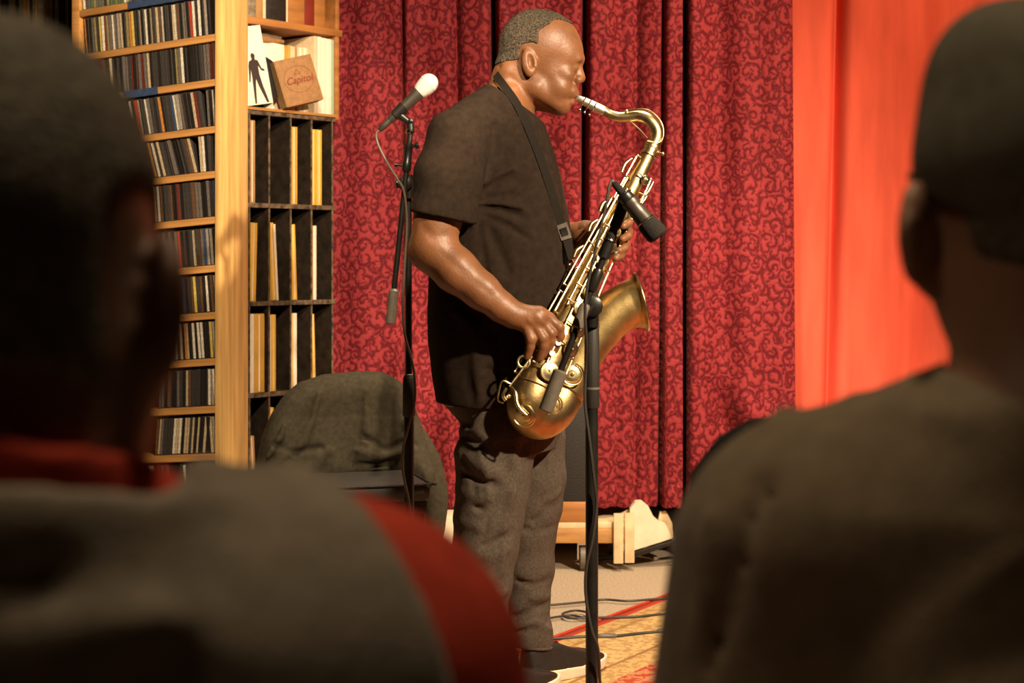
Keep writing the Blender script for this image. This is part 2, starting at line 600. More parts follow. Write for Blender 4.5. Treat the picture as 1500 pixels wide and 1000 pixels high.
def s_cap(p, a, b, r1, r2):
    a = np.array(a, f32)
    b = np.array(b, f32)
    ab = b - a
    t = np.clip(((p - a) @ ab) / max(float(ab @ ab), 1e-9), 0, 1)
    q = p - a - t[:, None] * ab
    return np.sqrt((q * q).sum(1)) - (r1 + (r2 - r1) * t)


def s_chain(p, pts, rs, k=0.006):
    d = None
    for i in range(len(pts) - 1):
        e = s_cap(p, pts[i], pts[i + 1], rs[i], rs[i + 1])
        d = e if d is None else smin(d, e, k)
    return d


def s_ell(p, c, r, R=None):
    q = p - np.array(c, f32)
    if R is not None:
        q = q @ np.array(R, f32)        # columns of R are the local axes
    r = np.array(r, f32)
    k0 = np.sqrt(((q / r) ** 2).sum(1))
    k1 = np.sqrt(((q / (r * r)) ** 2).sum(1)) + 1e-9
    return k0 * (k0 - 1) / k1


def s_loft(p, zs, cx, rx, cy, ry, n=2.3):
    """elliptic sections stacked along z (zs ascending)"""
    z = p[:, 2]
    X, A, Y, B = (np.interp(z, zs, v) for v in (cx, rx, cy, ry))
    e = (np.abs((p[:, 0] - X) / A) ** n + np.abs((p[:, 1] - Y) / B) ** n) ** (1.0 / n)
    d = (e - 1) * np.minimum(A, B)
    return np.maximum(d, np.maximum(z - zs[-1], zs[0] - z))


def s_poly(u, v, pts):
    """2-D polygon distance, negative inside"""
    d = np.full(u.shape, 1e9)
    inside = np.zeros(u.shape, bool)
    n = len(pts)
    for i in range(n):
        x1, y1 = pts[i]
        x2, y2 = pts[(i + 1) % n]
        ex, ey = x2 - x1, y2 - y1
        wx, wy = u - x1, v - y1
        t = np.clip((wx * ex + wy * ey) / (ex * ex + ey * ey), 0, 1)
        d = np.minimum(d, (wx - ex * t) ** 2 + (wy - ey * t) ** 2)
        c = ((y1 <= v) & (y2 > v)) | ((y2 <= v) & (y1 > v))
        with np.errstate(divide='ignore', invalid='ignore'):
            xx = x1 + (v - y1) / (ey if ey != 0 else 1e-9) * ex
        inside ^= c & (u < xx)
    d = np.sqrt(d)
    return np.where(inside, -d, d)


def fold(p, pts, w, amp):
    """a crease (amp>0) or ridge (amp<0) along a polyline"""
    pp = np.array([list(q) for q in pts], f32)
    m = np.all((p > pp.min(0) - 3 * w) & (p < pp.max(0) + 3 * w), axis=1)
    out = np.zeros(len(p), f32)
    if not m.any():
        return out
    s = p[m]
    d = None
    for i in range(len(pp) - 1):
        e = s_cap(s, pp[i], pp[i + 1], 0, 0)
        d = e if d is None else np.minimum(d, e)
    out[m] = amp * np.exp(-(d / w) ** 2)
    return out


def within(p, fn, lo, hi, far=0.5):
    """evaluate a part only inside its own bounds"""
    m = np.all((p > np.array(lo, f32)) & (p < np.array(hi, f32)), axis=1)
    out = np.full(len(p), far, f32)
    if m.any():
        out[m] = fn(p[m])
    return out


def axis(*segs):
    """segs = (lo, hi, step)..., joined"""
    out = []
    for lo, hi, h in segs:
        out.append(np.arange(lo, hi, h))
    return np.concatenate(out + [[segs[-1][1]]])


def polygonize(f, ax, ay, az, st=4):
    nx, ny, nz = len(ax), len(ay), len(az)
    V = np.empty((nx, ny, nz), f32)
    ix, iy, iz = np.arange(0, nx, st), np.arange(0, ny, st), np.arange(0, nz, st)
    G = np.stack(np.meshgrid(ax[ix], ay[iy], az[iz], indexing='ij'), -1).reshape(-1, 3).astype(f32)
    cv = f(G).reshape(len(ix), len(iy), len(iz)).astype(f32)
    up = np.repeat(np.repeat(np.repeat(cv, st, 0)[:nx], st, 1)[:, :ny], st, 2)[:, :, :nz]
    V[:] = up
    hm = max(np.diff(ax).max(), np.diff(ay).max())
    hz = np.append(np.diff(az), az[-1] - az[-2])
    band = st * np.sqrt(2 * hm * hm + hz * hz) * 1.12
    idx = np.argwhere(np.abs(up) < band[None, None, :])
    for s in range(0, len(idx), 400000):
        c = idx[s:s + 400000]
        pts = np.stack([ax[c[:, 0]], ay[c[:, 1]], az[c[:, 2]]], 1).astype(f32)
        V[c[:, 0], c[:, 1], c[:, 2]] = f(pts)
    S = V < 0
    cnt = np.zeros((nx - 1, ny - 1, nz - 1), np.int8)
    for a in (0, 1):
        for b in (0, 1):
            for c in (0, 1):
                cnt += S[a:nx - 1 + a, b:ny - 1 + b, c:nz - 1 + c]
    act = np.argwhere((cnt > 0) & (cnt < 8))
    vid = np.full(cnt.shape, -1, np.int64)
    vid[act[:, 0], act[:, 1], act[:, 2]] = np.arange(len(act))
    acc = np.zeros((len(act), 3))
    num = np.zeros(len(act))
    i, j, k = act.T
    cor = {(a, b, c): V[i + a, j + b, k + c] for a in (0, 1) for b in (0, 1) for c in (0, 1)}
    for d in range(3):
        for a in (0, 1):
            for b in (0, 1):
                c0 = [a, b]
                c0.insert(d, 0)
                c1 = list(c0)
                c1[d] = 1
                v0, v1 = cor[tuple(c0)], cor[tuple(c1)]
                cr = (v0 < 0) != (v1 < 0)
                with np.errstate(divide='ignore', invalid='ignore'):
                    t = np.where(cr, v0 / (v0 - v1), 0)
                pos = np.tile(np.array(c0, float), (len(act), 1))
                pos[:, d] = t
                acc += np.where(cr[:, None], pos, 0)
                num += cr
    loc = acc / num[:, None]
    A = [ax, ay, az]
    W = np.empty_like(loc)
    for d in range(3):
        base = A[d][act[:, d]]
        W[:, d] = base + loc[:, d] * (A[d][act[:, d] + 1] - base)
    quads = []
    for d in range(3):
        sl0 = [slice(None)] * 3
        sl1 = [slice(None)] * 3
        sl0[d] = slice(0, -1)
        sl1[d] = slice(1, None)
        e0, e1 = S[tuple(sl0)], S[tuple(sl1)]
        c = np.argwhere(e0 != e1)
        o1, o2 = (d + 1) % 3, (d + 2) % 3
        ok = (c[:, o1] > 0) & (c[:, o2] > 0) & (c[:, o1] < S.shape[o1] - 1) & (c[:, o2] < S.shape[o2] - 1)
        c = c[ok]
        if not len(c):
            continue
        s = e0[c[:, 0], c[:, 1], c[:, 2]]
        q = []
        for a, b in ((-1, -1), (0, -1), (0, 0), (-1, 0)):
            cc = c.copy()
            cc[:, o1] += a
            cc[:, o2] += b
            q.append(vid[cc[:, 0], cc[:, 1], cc[:, 2]])
        q = np.stack(q, 1)
        q[~s] = q[~s][:, ::-1]
        quads.append(q)
    Q = np.concatenate(quads)
    Q = Q[(Q >= 0).all(1)]
    return W, Q


def relax(W, Q, it=1, lam=0.5):
    for _ in range(it):
        s = np.zeros_like(W)
        n = np.zeros(len(W))
        for a in range(4):
            for b in ((a + 1) % 4, (a - 1) % 4):
                np.add.at(s, Q[:, a], W[Q[:, b]])
                np.add.at(n, Q[:, a], 1)
        W = W + lam * (s / np.maximum(n, 1)[:, None] - W)
    return W


# ================================================================== THE SETTING
def struct(name, vf, m, parent=None, **kw):
    o = mesh_obj(name, vf, m, parent, **kw)
    o['kind'] = 'structure'
    return o


struct('floor', box((-3.2, -1.2, -0.1), (3.4, 7.2, 0.0)), M['carpet'])
struct('ceiling', box((-3.2, -1.2, 3.05), (3.4, 7.2, 3.15)), M['ceiling'])
struct('wall_back', box((-3.2, 7.05, 0.0), (3.4, 7.2, 3.05)), M['wall'])
struct('wall_left', box((-3.2, -1.2, 0.0), (-3.05, 7.05, 3.05)), M['wall'])
struct('wall_right', box((3.25, -1.2, 0.0), (3.4, 7.05, 3.05)), M['wall'])
struct('wall_rear', box((-3.05, -1.2, 0.0), (3.25, -1.05, 3.05)), M['wall'])


def curtain(name, label, x0, x1, zb, zt, dfun, m, nx, nz, hem=None, xshift=None, zjit=0.0, bottom_mat=None):
    xs = np.linspace(x0, x1, nx)
    zs = np.linspace(zb, zt, nz)
    ymid = np.array([dfun(x, (zb + zt) / 2) for x in xs])
    arc = np.concatenate([[0], np.cumsum(np.hypot(np.diff(xs), np.diff(ymid)))])
    V, uv = [], []
    r = random.Random(3)
    for j, z in enumerate(zs):
        for i, x in enumerate(xs):
            y = dfun(x, z)
            xx = x + (xshift(x, z) if xshift else 0)
            zz = z + (r.uniform(-zjit, zjit) if j == 0 else 0)
            V.append((xx, y, zz))
            uv.append((arc[i], z))
    Fc = []
    for j in range(nz - 1):
        for i in range(nx - 1):
            a = j * nx + i
            Fc.append((a, a + 1, a + nx + 1, a + nx))
    me = bpy.data.meshes.new(name)
    me.from_pydata(V, [], Fc)
    for p in me.polygons:
        p.use_smooth = True
    ul = me.uv_layers.new(name='UVMap')
    for l in me.loops:
        ul.data[l.index].uv = uv[l.vertex_index]
    me.materials.append(m)
    o = bpy.data.objects.new(name, me)
    C.objects.link(o)
    sm = o.modifiers.new('thickness', 'SOLIDIFY')
    sm.thickness = 0.004
    sm.offset = 1
    return tag(o, label, 'curtain')


DC = 5.70


def px2x(px, d=DC):
    return (px - CX) * d / F


def gro(x, c, w, dep):
    return dep * math.exp(-(((x - c) / w) ** 2))


GROOVES = [(px2x(592), 0.012, 0.05), (px2x(672), 0.020, 0.045), (px2x(727), 0.013, 0.22), (px2x(855), 0.012, 0.22), (px2x(905), 0.03, 0.03), (px2x(932), 0.02, 0.03),
           (px2x(970), 0.009, 0.12)]


def fold_left(x, z):
    lean = (z - 1.1) * 0.012
    s = sum(gro(x + (lean if k < 3 else -lean * 0.6), c, w, dp) for k, (c, w, dp) in enumerate(GROOVES))
    low = max(0.0, (1.1 - z)) * 0.012
    return DC + s + 0.012 * math.sin(x * 17 + 0.5) + 0.006 * math.sin(x * 41 + 1.2 + z * 0.5) + low * math.sin(x * 24 + 2) + 0.004 * math.sin(z * 9 + x * 20)


def left_shift(x, z):
    k = max(0.0, min(1.0, (px2x(600) - x) / 0.25))
    return k * (z - 1.0) * 0.035


cl = curtain('patterned_curtain', 'long red velvet curtain with dark scroll pattern hanging behind the saxophonist', px2x(480), px2x(999.5), 0.215, 3.03, fold_left, M['velvet'], 420, 70,
             xshift=left_shift, zjit=0.006)


def fold_right(x, z):
    s = 0.012 * math.sin(x * 19 + 0.4) + 0.010 * math.sin(x * 43 + z * 0.8)
    s += gro(x, px2x(1062), 0.05, 0.02)
    # the lower right corner is pushed towards the wall and swags
    t = (x - px2x(1010)) / (px2x(1160) - px2x(1010))
    zc = 0.80 - 0.42 * math.sin(min(1, max(0, t)) * 1.5) ** 1.2
    s -= 0.045 * math.exp(-((z - zc - 0.05) / 0.09) ** 2) * t
    s += 0.06 * math.exp(-((z - zc + 0.10) / 0.07) ** 2) * t
    s += 0.025 * math.exp(-((z - zc + 0.25) / 0.05) ** 2) * t * math.sin(x * 60)
    edge = max(0.0, (px2x(1016) - x) / 0.03)
    return DC - 0.02 + s + 0.10 * min(edge, 1) ** 2


cr = curtain('patterned_curtain', 'narrow red velvet scroll-pattern curtain between the black gap and the orange curtain', px2x(1007.5), px2x(1160), 0.215, 3.03, fold_right, M['velvet'], 150, 110,
             xshift=lambda x, z: (1.75 - z) * 0.006 * max(0, (x - px2x(1010)) / 0.38), zjit=0.006)


def fold_orange(x, z):
    s = 0.014 * math.sin(x * 9 + 0.7) + 0.006 * math.sin(x * 27 + 0.6 * z)
    c = px2x(1222, 5.8) + (z - 1.3) * 0.025
    s += 0.05 * math.exp(-((x - c) / 0.020) ** 2) - 0.018 * math.exp(-((x - c - 0.05) / 0.03) ** 2)
    s += gro(x, px2x(1345, 5.8) + (z - 1.3) * 0.05, 0.05, 0.03)
    return 5.82 + s


co = curtain('plain_curtain', 'plain bright orange red curtain behind the man in the cap', px2x(1140, 5.82), px2x(1640, 5.82), 0.20, 3.03, fold_orange, M['orange_cloth'], 260, 30)


# hem bands of the patterned curtains (a stitched turn-up each)
def hem_band(parent, x0, x1, dfun, shift, z0, z1):
    V, Fc = [], []
    xs = np.linspace(x0, x1, 240)
    prof = [(z0, 0.004), (z0 + 0.012, 0.008), ((z0 + z1) / 2, 0.007), (z1 - 0.008, 0.008), (z1, 0.002)]
    for x in xs:
        for z, off in prof:
            V.append((x + (shift(x, z) if shift else 0), dfun(x, z) - off + 0.0015 * math.sin(x * 170 + z * 80), z + 0.003 * math.sin(x * 90)))
    n = len(prof)
    for i in range(len(xs) - 1):
        for k in range(n - 1):
            Fc.append((i * n + k, (i + 1) * n + k, (i + 1) * n + k + 1, i * n + k + 1))
    ho = mesh_obj('hem', (V, Fc), M['velvet'], parent, world=False)
    ul = ho.data.uv_layers.new(name='UVMap')
    for l in ho.data.loops:
        c = ho.data.vertices[l.vertex_index].co
        ul.data[l.index].uv = (c.x * 1.15, c.z)
    return ho


hem_band(cl, px2x(482), px2x(998), fold_left, left_shift, 0.212, 0.295)
hem_band(cr, px2x(1009), px2x(1100), fold_right, None, 0.212, 0.295)

# rug -----------------------------------------------------------------
rug_dir = Vector((0.552, 0.834, 0))
rug_o = thing('patterned_rug', 'ornate beige and red patterned rug under the saxophonist and microphone stand', 'rug', (0.139, 4.643, 0.0), math.atan2(-0.552, 0.834))


def rug_slab():
    V, Fc = [], []
    nx, ny = 40, 60
    for i in range(nx + 1):
        for j in range(ny + 1):
            x = 1.55 * i / nx
            y = -2.2 + 3.15 * j / ny
            V.append((x, y, 0.008 - 0.004 * math.exp(-x / 0.006) + 0.0008 * math.sin(x * 21 + y * 13)))
    for i in range(nx):
        for j in range(ny):
            a = i * (ny + 1) + j
            Fc.append((a, a + ny + 1, a + ny + 2, a + 1))
    return V, Fc


pile = mesh_obj('pile', rug_slab(), rug_mat(), rug_o, world=False)
sm = pile.modifiers.new('thickness', 'SOLIDIFY')
sm.thickness = 0.006
sm.offset = -1
mesh_obj('binding', tube([(0.0, -2.2, 0.005), (0.0, 0.95, 0.005), (1.55, 0.95, 0.005)], 0.0045, 6), M['red_jersey'], rug_o, world=False)

# ================================================================== CD RACK
ORD = ['', 'first', 'second', 'third', 'fourth', 'fifth', 'sixth', 'seventh', 'eighth', 'ninth', 'tenth', 'eleventh', 'twelfth', 'thirteenth', 'fourteenth', 'fifteenth',
       'sixteenth', 'seventeenth', 'eighteenth', 'nineteenth', 'twentieth']


def ordinal(n):
    if n <= 20:
        return ORD[n]
    tens = {2: 'twenty', 3: 'thirty', 4: 'forty', 5: 'fifty'}[n // 10]
    tenth = {2: 'twentieth', 3: 'thirtieth', 4: 'fortieth', 5: 'fiftieth'}[n // 10]
    return tenth if n % 10 == 0 else tens + '-' + ORD[n % 10]


RK = thing('cd_rack', 'tall pine rack packed with compact discs at the left', 'rack', (-0.918, 5.0, 0), math.radians(-22.65))
RW, RD = 0.571, 0.165
SL = 0.078                                   # the shelves run down towards the far end
mesh_obj('side_panel', box((-0.019, 0, 0), (0, RD, 2.75)), M['pine'], RK, world=False, bevel=0.002)
mesh_obj('side_panel', box((-RW, 0, 0), (-RW + 0.03, RD, 2.75)), M['pine_shelf'], RK, world=False, bevel=0.002)
mesh_obj('back_panel', box((-RW, RD - 0.012, 0), (-0.02, RD - 0.002, 2.72)), M['brown_wood'], RK, world=False)
board_px = [-82, -14, 54, 120, 189, 255, 322, 393, 462, 530, 600, 670, 740]
board_z = [H - (py - CY) * 5.0 / F for py in board_px]
MS = Matrix.Rotation(math.atan(SL), 4, 'Y')   # negative x goes down
shelf_me = None
for i, z in enumerate(board_z):
    Mt = Matrix.Translation((-0.019, 0, z)) @ Matrix.Rotation(-math.atan(SL), 4, 'Y')
    if shelf_me is None:
        s = mesh_obj('shelf', box((-RW + 0.045, 0.001, -0.011), (0.0, RD - 0.014, 0.011)), M['pine_shelf'], RK, world=False, bevel=0.002)
        shelf_me = s.data
    else:
        s = bpy.data.objects.new('shelf', shelf_me)
        C.objects.link(s)
        s.parent = RK
    s.matrix_basis = Mt
    if board_px[i] in (-14, 120):
        a, b = (-0.33, -0.10) if board_px[i] == -14 else (-0.35, -0.215)
        t = mesh_obj('blue_tape', box((a, -0.0012, -0.0118), (b, 0.03, 0.0118)), M['blue_tape'], s, world=False)
        tag(t, 'strip of dark blue tape stuck along the shelf edge')


# one jewel case, spine towards -y: smoky frame and an inset paper spine
def cd_mesh(matname, w, h):
    v1 = box((-w / 2, 0.0012, 0), (w / 2, 0.125, h))
    v2 = box((-w / 2 + 0.0008, 0.0, 0.003), (w / 2 - 0.0008, 0.0013, h - 0.003))
    me = bpy.data.meshes.new('cd_case')
    V, Fc = merge(v1, v2)
    me.from_pydata([tuple(v) for v in V], [], Fc)
    me.materials.append(M['cd_case'])
    me.materials.append(M['cd_' + matname])
    for p in me.polygons:
        p.material_index = 1 if p.index >= 6 else 0
    return me


cdm = {}
CDW, CDH = 0.0104, 0.119
vis_left = {-14: 95, 54: 112, 120: 148, 189: 182, 255: 206, 322: 220, 393: 230, 462: 240, 530: 242, 600: 234, 670: 226, 740: 216}
pal = ['black'] * 15 + ['charcoal'] * 12 + ['grey'] * 7 + ['silver-grey'] * 4 + ['white'] * 5 + ['cream'] * 5 + ['brown'] * 4 + ['maroon'] * 2 + ['red'] * 1 + ['olive'] * 2 + ['yellow', 'orange', 'blue']
rackM = wm(RK)
SHELFNAME = {-14: 'topmost CD shelf', 54: 'second CD shelf down', 120: 'CD shelf with blue tape', 189: 'CD shelf below the blue tape', 255: 'CD shelf with many leaning cases',
             322: 'sixth CD shelf down', 393: 'seventh CD shelf down', 462: 'eighth CD shelf down', 530: 'ninth CD shelf down', 600: 'tenth CD shelf down',
             670: 'eleventh CD shelf down', 740: 'lowest CD shelf in view'}
ncd = 0
for bp_, bz in zip(board_px, board_z):
    if bp_ not in vis_left:
        continue
    span = (323 - vis_left[bp_]) / 218 * 0.553
    x = -0.0195
    cnt = 0
    start = 0.0
    if bp_ == -14:
        x = -0.32                             # only the far half of this row comes into the frame
    lean_from = {255: 6, 189: 4, 670: 3, 600: 2}.get(bp_, 999)
    lean_ang = {255: 0.20, 189: 0.10, 670: -0.16, 600: -0.08}.get(bp_, 0)
    while True:
        ang = -math.atan(SL)
        if cnt >= lean_from:
            ang += -lean_ang if bp_ in (255, 189) else -lean_ang
        wide = CDW * (1.0 if rnd.random() < 0.8 else rnd.choice((0.6, 0.75, 1.25)))
        if cnt == lean_from and lean_ang > 0:
            x -= 0.012
        if x - wide < -0.019 - span - 0.0:
            break
        if x - wide < -RW + 0.036:
            break
        col = rnd.choice(pal)
        if bp_ == -14:
            col = rnd.choice(['cream', 'white', 'olive', 'grey', 'charcoal', 'green'])
        key = (col, round(wide, 4))
        if key not in cdm:
            cdm[key] = cd_mesh(col, wide - 0.0004, CDH)
        o = bpy.data.objects.new('cd_case', cdm[key])
        C.objects.link(o)
        zc = bz + 0.0112 + (x - wide / 2 + 0.019) * SL
        yoff = 0.010 + rnd.uniform(0, 0.006)
        tilt = ang - (rnd.uniform(-0.008, 0.008))
        # a leaning case stands on its lower corner
        lift = abs(math.sin(tilt + math.atan(SL))) * wide / 2
        o.matrix_world = rackM @ Matrix.Translation((x - wide / 2, yoff, zc + lift)) @ Matrix.Rotation(tilt, 4, 'Y')
        cnt += 1
        ncd += 1
        tag(o, '%s spined CD case, %s from the right on the %s' % (col, ordinal(cnt), SHELFNAME[bp_]), 'cd case', 'compact discs in the pine rack')
        x -= wide / max(0.9, math.cos(tilt + math.atan(SL))) + 0.0003 + (0.0012 if rnd.random() < 0.12 else 0)

# ================================================================== RECORD SHELVING (pigeonholes)
PH = thing('record_shelving', 'scuffed black pigeonhole record shelving beside the red curtain', 'shelving', (-0.872, 5.25, 0), math.atan2(0.773, 0.634))
PHM = wm(PH)


def ph_x(px):
    k = (px - CX) / F
    return (k * 5.25 + 0.872) / (0.634 - 0.773 * k)


div_px = [366.5, 395.5, 427, 457.5, 488]
div_x = [ph_x(p) for p in div_px]
XR = div_x[-1] + 0.012
ph_z = [H - (py - CY) * 5.25 / F for py in (163, 300, 445, 580, 715)] + [0.04]
PD = 0.30
mesh_obj('back_panel', box((0.0, PD, 0.0), (XR, PD + 0.008, 2.6)), M['black_board'], PH, world=False)
mesh_obj('side_panel', box((-0.012, 0.0, 0.0), (0.0, PD, 1.60)), M['black_board'], PH, world=False)
for i, z in enumerate(ph_z):
    s = mesh_obj('shelf', box((-0.004, 0.003, z - 0.007), (XR, PD, z + 0.007)), M['black_board'], PH, world=False)
    mesh_obj('worn_edge', box((-0.004, 0.0, z - 0.0075), (XR, 0.003, z + 0.0075)), M['worn_edge'], s, world=False)
for i in range(len(ph_z) - 1):
    for x in div_x:
        s = mesh_obj('divider', box((x - 0.003, 0.006, ph_z[i + 1] + 0.007), (x + 0.003, PD, ph_z[i] - 0.007)), M['black_board'], PH, world=False)
        mesh_obj('worn_edge', box((x - 0.0032, 0.003, ph_z[i + 1] + 0.007), (x + 0.0032, 0.006, ph_z[i] - 0.007)), M['worn_edge'], s, world=False)
# open shelf above it
ZB2 = 1.892
mesh_obj('upper_shelf', box((-0.03, -0.004, ZB2 - 0.012), (XR + 0.03, PD, ZB2 + 0.012)), M['brown_wood'], PH, world=False, bevel=0.003)
mesh_obj('upper_shelf', box((-0.012, -0.006, ph_z[0] + 0.007), (XR, PD, ph_z[0] + 0.016)), M['pine_shelf'], PH, world=False)
mesh_obj('upper_side_panel', box((XR, 0.0, ph_z[0]), (XR + 0.018, PD, 2.6)), M['brown_wood'], PH, world=False, bevel=0.002)
mesh_obj('upper_side_panel', box((-0.03, 0.0, ph_z[0] + 0.02), (-0.012, PD, 2.6)), M['brown_wood'], PH, world=False, bevel=0.002)


def record(x, z, w, h, m, label, lean=0.0, y=0.012, dep=0.26, name='record_sleeve', cat='record', group='records in the black shelving', core=True):
    o = thing(name, label, cat, PHM @ Vector((x, y, z)), PH.rotation_euler[2], group)
    Mx = Matrix.Rotation(lean, 4, 'Y')
    mesh_obj('cover', box((0, 0, 0), (w, dep, h), Mx), m, o, world=False, bevel=min(0.0012, w * 0.2))
    if core:
        mesh_obj('spine_line', box((w * 0.40, -0.0007, 0.004), (w * 0.52, 0.002, h - 0.004), Mx), M['sleeve_white'] if m is not M['sleeve_white'] else M['sleeve_cream'], o, world=False)
    return o


rowname = ['top', 'second', 'third', 'fourth']
# (row, column, offset in cell, width, height, material, lean, description)
cells = [(0, 0, 0.004, 0.016, 0.275, 'sleeve_brown', 0, 'tan'), (0, 2, 0.004, 0.020, 0.265, 'sleeve_gold', 0, 'golden'), (0, 3, 0.003, 0.014, 0.262, 'sleeve_yellow', 0, 'yellow'),
         (0, 3, 0.019, 0.016, 0.262, 'sleeve_yellow', 0, 'bright yellow'), (0, 4, 0.003, 0.008, 0.255, 'sleeve_gold', 0, 'narrow golden'),
         (1, 0, 0.004, 0.018, 0.262, 'sleeve_yellow', 0.03, 'yellow'), (1, 1, 0.004, 0.012, 0.262, 'sleeve_yellow', -0.06, 'leaning yellow'), (1, 1, 0.019, 0.006, 0.258, 'sleeve_white', -0.06, 'leaning white'),
         (1, 2, 0.004, 0.013, 0.258, 'sleeve_yellow', -0.04, 'slim yellow'), (1, 3, 0.003, 0.006, 0.255, 'sleeve_brown', 0, 'slim tan'), (1, 3, 0.010, 0.009, 0.256, 'sleeve_white', 0, 'white'),
         (2, 0, 0.003, 0.014, 0.262, 'sleeve_white', 0, 'white'), (2, 0, 0.018, 0.028, 0.262, 'sleeve_gold', 0, 'wide golden'), (2, 1, 0.003, 0.006, 0.255, 'sleeve_white', 0, 'slim white'),
         (2, 1, 0.010, 0.013, 0.258, 'sleeve_yellow', 0, 'yellow'), (2, 2, 0.003, 0.008, 0.260, 'sleeve_yellow', 0, 'slim yellow'), (2, 2, 0.012, 0.010, 0.260, 'sleeve_white', 0, 'white'),
         (2, 3, 0.003, 0.009, 0.255, 'sleeve_yellow', -0.035, 'leaning yellow'), (3, 1, 0.004, 0.013, 0.250, 'sleeve_gold', 0, 'golden'), (3, 0, 0.003, 0.014, 0.16, 'sleeve_brown', -0.05, 'short tan')]
for r, c, off, w, h, m, ln, desc in cells:
    x0 = div_x[c] + 0.003 if c < len(div_x) else XR
    w *= 1.55
    off = 0.003 + (off - 0.003) * (1.6 if ln == 0 else 1.25) + (h * math.sin(-ln) if ln < 0 else 0)
    if c == 4:
        continue
    record(x0 + off, ph_z[r + 1] + 0.0075 + (abs(math.sin(ln)) * w if ln < 0 else 0), w, h, M[m],
           '%s record sleeve in the %s pigeonhole of the %s row' % (desc, ordinal(c + 1), rowname[r]), ln, core=w > 0.010)

# upper open shelf: white albums on the right, a row of cream sleeves behind, a sleeve with a figure on the left, the kraft box in front
ZU = ph_z[0] + 0.0165
xw = XR - 0.001
for k, (w, m, h) in enumerate([(0.012, 'sleeve_green', 0.262), (0.026, 'sleeve_white', 0.263), (0.020, 'sleeve_white', 0.264), (0.018, 'sleeve_white', 0.266), (0.016, 'sleeve_cream', 0.266)]):
    xw -= w + 0.0008
    record(xw, ZU, w, h, M[m], ['pale green edged', 'broad white', 'clean white', 'slightly taller white', 'cream'][k] + ' album, %s from the right on the open shelf' % ordinal(k + 1),
           y=0.006, group='albums on the open shelf', core=False)
for k in range(9):
    xw2 = 0.208 + k * 0.0103
    record(xw2, ZU, 0.0098, 0.226 - 0.001 * (k % 3), M[['sleeve_gold', 'sleeve_cream', 'sleeve_cream', 'sleeve_brown', 'sleeve_cream', 'sleeve_white', 'sleeve_cream', 'sleeve_white', 'sleeve_cream'][k]],
           ['golden', 'cream', 'pale cream', 'tan', 'ivory', 'white', 'light cream', 'slim white', 'yellowish cream'][k] + ' sleeve, %s in the row behind the kraft box' % ordinal(k + 1),
           y=0.03, dep=0.22, group='sleeves behind the kraft box', core=False)


# sleeves turned outwards
def flat_cover(name, label, x, y, w, h, th, m, rz, tilt, cat='record', group=None, z=None):
    o = thing(name, label, cat, PHM @ Vector((x, y, z if z is not None else ZU + 0.001)), 0, group)
    o.rotation_euler = (tilt[0], tilt[1], PH.rotation_euler[2] + rz)
    mesh_obj('cover', box((0, 0, 0), (w, th, h)), m, o, world=False, bevel=0.0008)
    return o


fig = flat_cover('figure_sleeve', 'white sleeve printed with a dark standing figure against the pine post', 0.000, 0.005, 0.090, 0.262, 0.004, M['sleeve_white'], -0.5, (-0.05, -0.16, 0), group='albums on the open shelf')
sil = [(0.030, 0.004), (0.036, 0.004), (0.042, 0.06), (0.046, 0.085), (0.052, 0.06), (0.070, 0.004), (0.078, 0.004), (0.066, 0.06), (0.060, 0.10), (0.060, 0.128), (0.068, 0.112), (0.078, 0.108),
       (0.080, 0.114), (0.070, 0.120), (0.062, 0.146), (0.053, 0.150), (0.053, 0.156), (0.055, 0.164), (0.050, 0.172), (0.044, 0.172), (0.040, 0.164), (0.042, 0.156), (0.042, 0.150),
       (0.032, 0.146), (0.028, 0.132), (0.025, 0.10), (0.022, 0.078), (0.026, 0.076), (0.031, 0.10), (0.034, 0.118), (0.034, 0.09)]
mesh_obj('printed_figure', ([(x, -0.0006, z) for x, z in sil], [tuple(range(len(sil)))]), M['black_ink'], fig, world=False)
wc = flat_cover('blank_sleeve', 'blank white sleeve leaning behind the standing figure sleeve', 0.090, 0.050, 0.105, 0.235, 0.004, M['sleeve_white'], -0.1, (-0.06, 0.06, 0), group='albums on the open shelf')
dk = thing('vinyl_record', 'black vinyl record peeking out between the figure sleeve and kraft box', 'record', PHM @ Vector((0.075, 0.035, ZU + 0.092)), PH.rotation_euler[2] - 0.3)
vf = lathe((0, 0, 0), (0, 1, 0), [(0, 0.088), (0.0015, 0.089), (0.003, 0.088)], 48)
mesh_obj('disc', vf, M['vinyl_disc'], dk, world=False)
mesh_obj('centre_label', lathe((0, -0.0006, 0), (0, 1, 0), [(0, 0.028), (0.0005, 0.028)], 32), M['sleeve_maroon'], dk, world=False)
dk2 = thing('vinyl_record', 'black vinyl record edge showing right of the kraft box', 'record', PHM @ Vector((0.302, 0.10, ZU + 0.10)), PH.rotation_euler[2] + 1.5)
mesh_obj('disc', lathe((0, 0, 0), (0, 1, 0), [(0, 0.084), (0.0015, 0.085), (0.003, 0.084)], 48), M['vinyl_disc'], dk2, world=False)
mesh_obj('centre_label', lathe((0, -0.0006, 0), (0, 1, 0), [(0, 0.026), (0.0005, 0.026)], 32), M['sleeve_cream'], dk2, world=False)
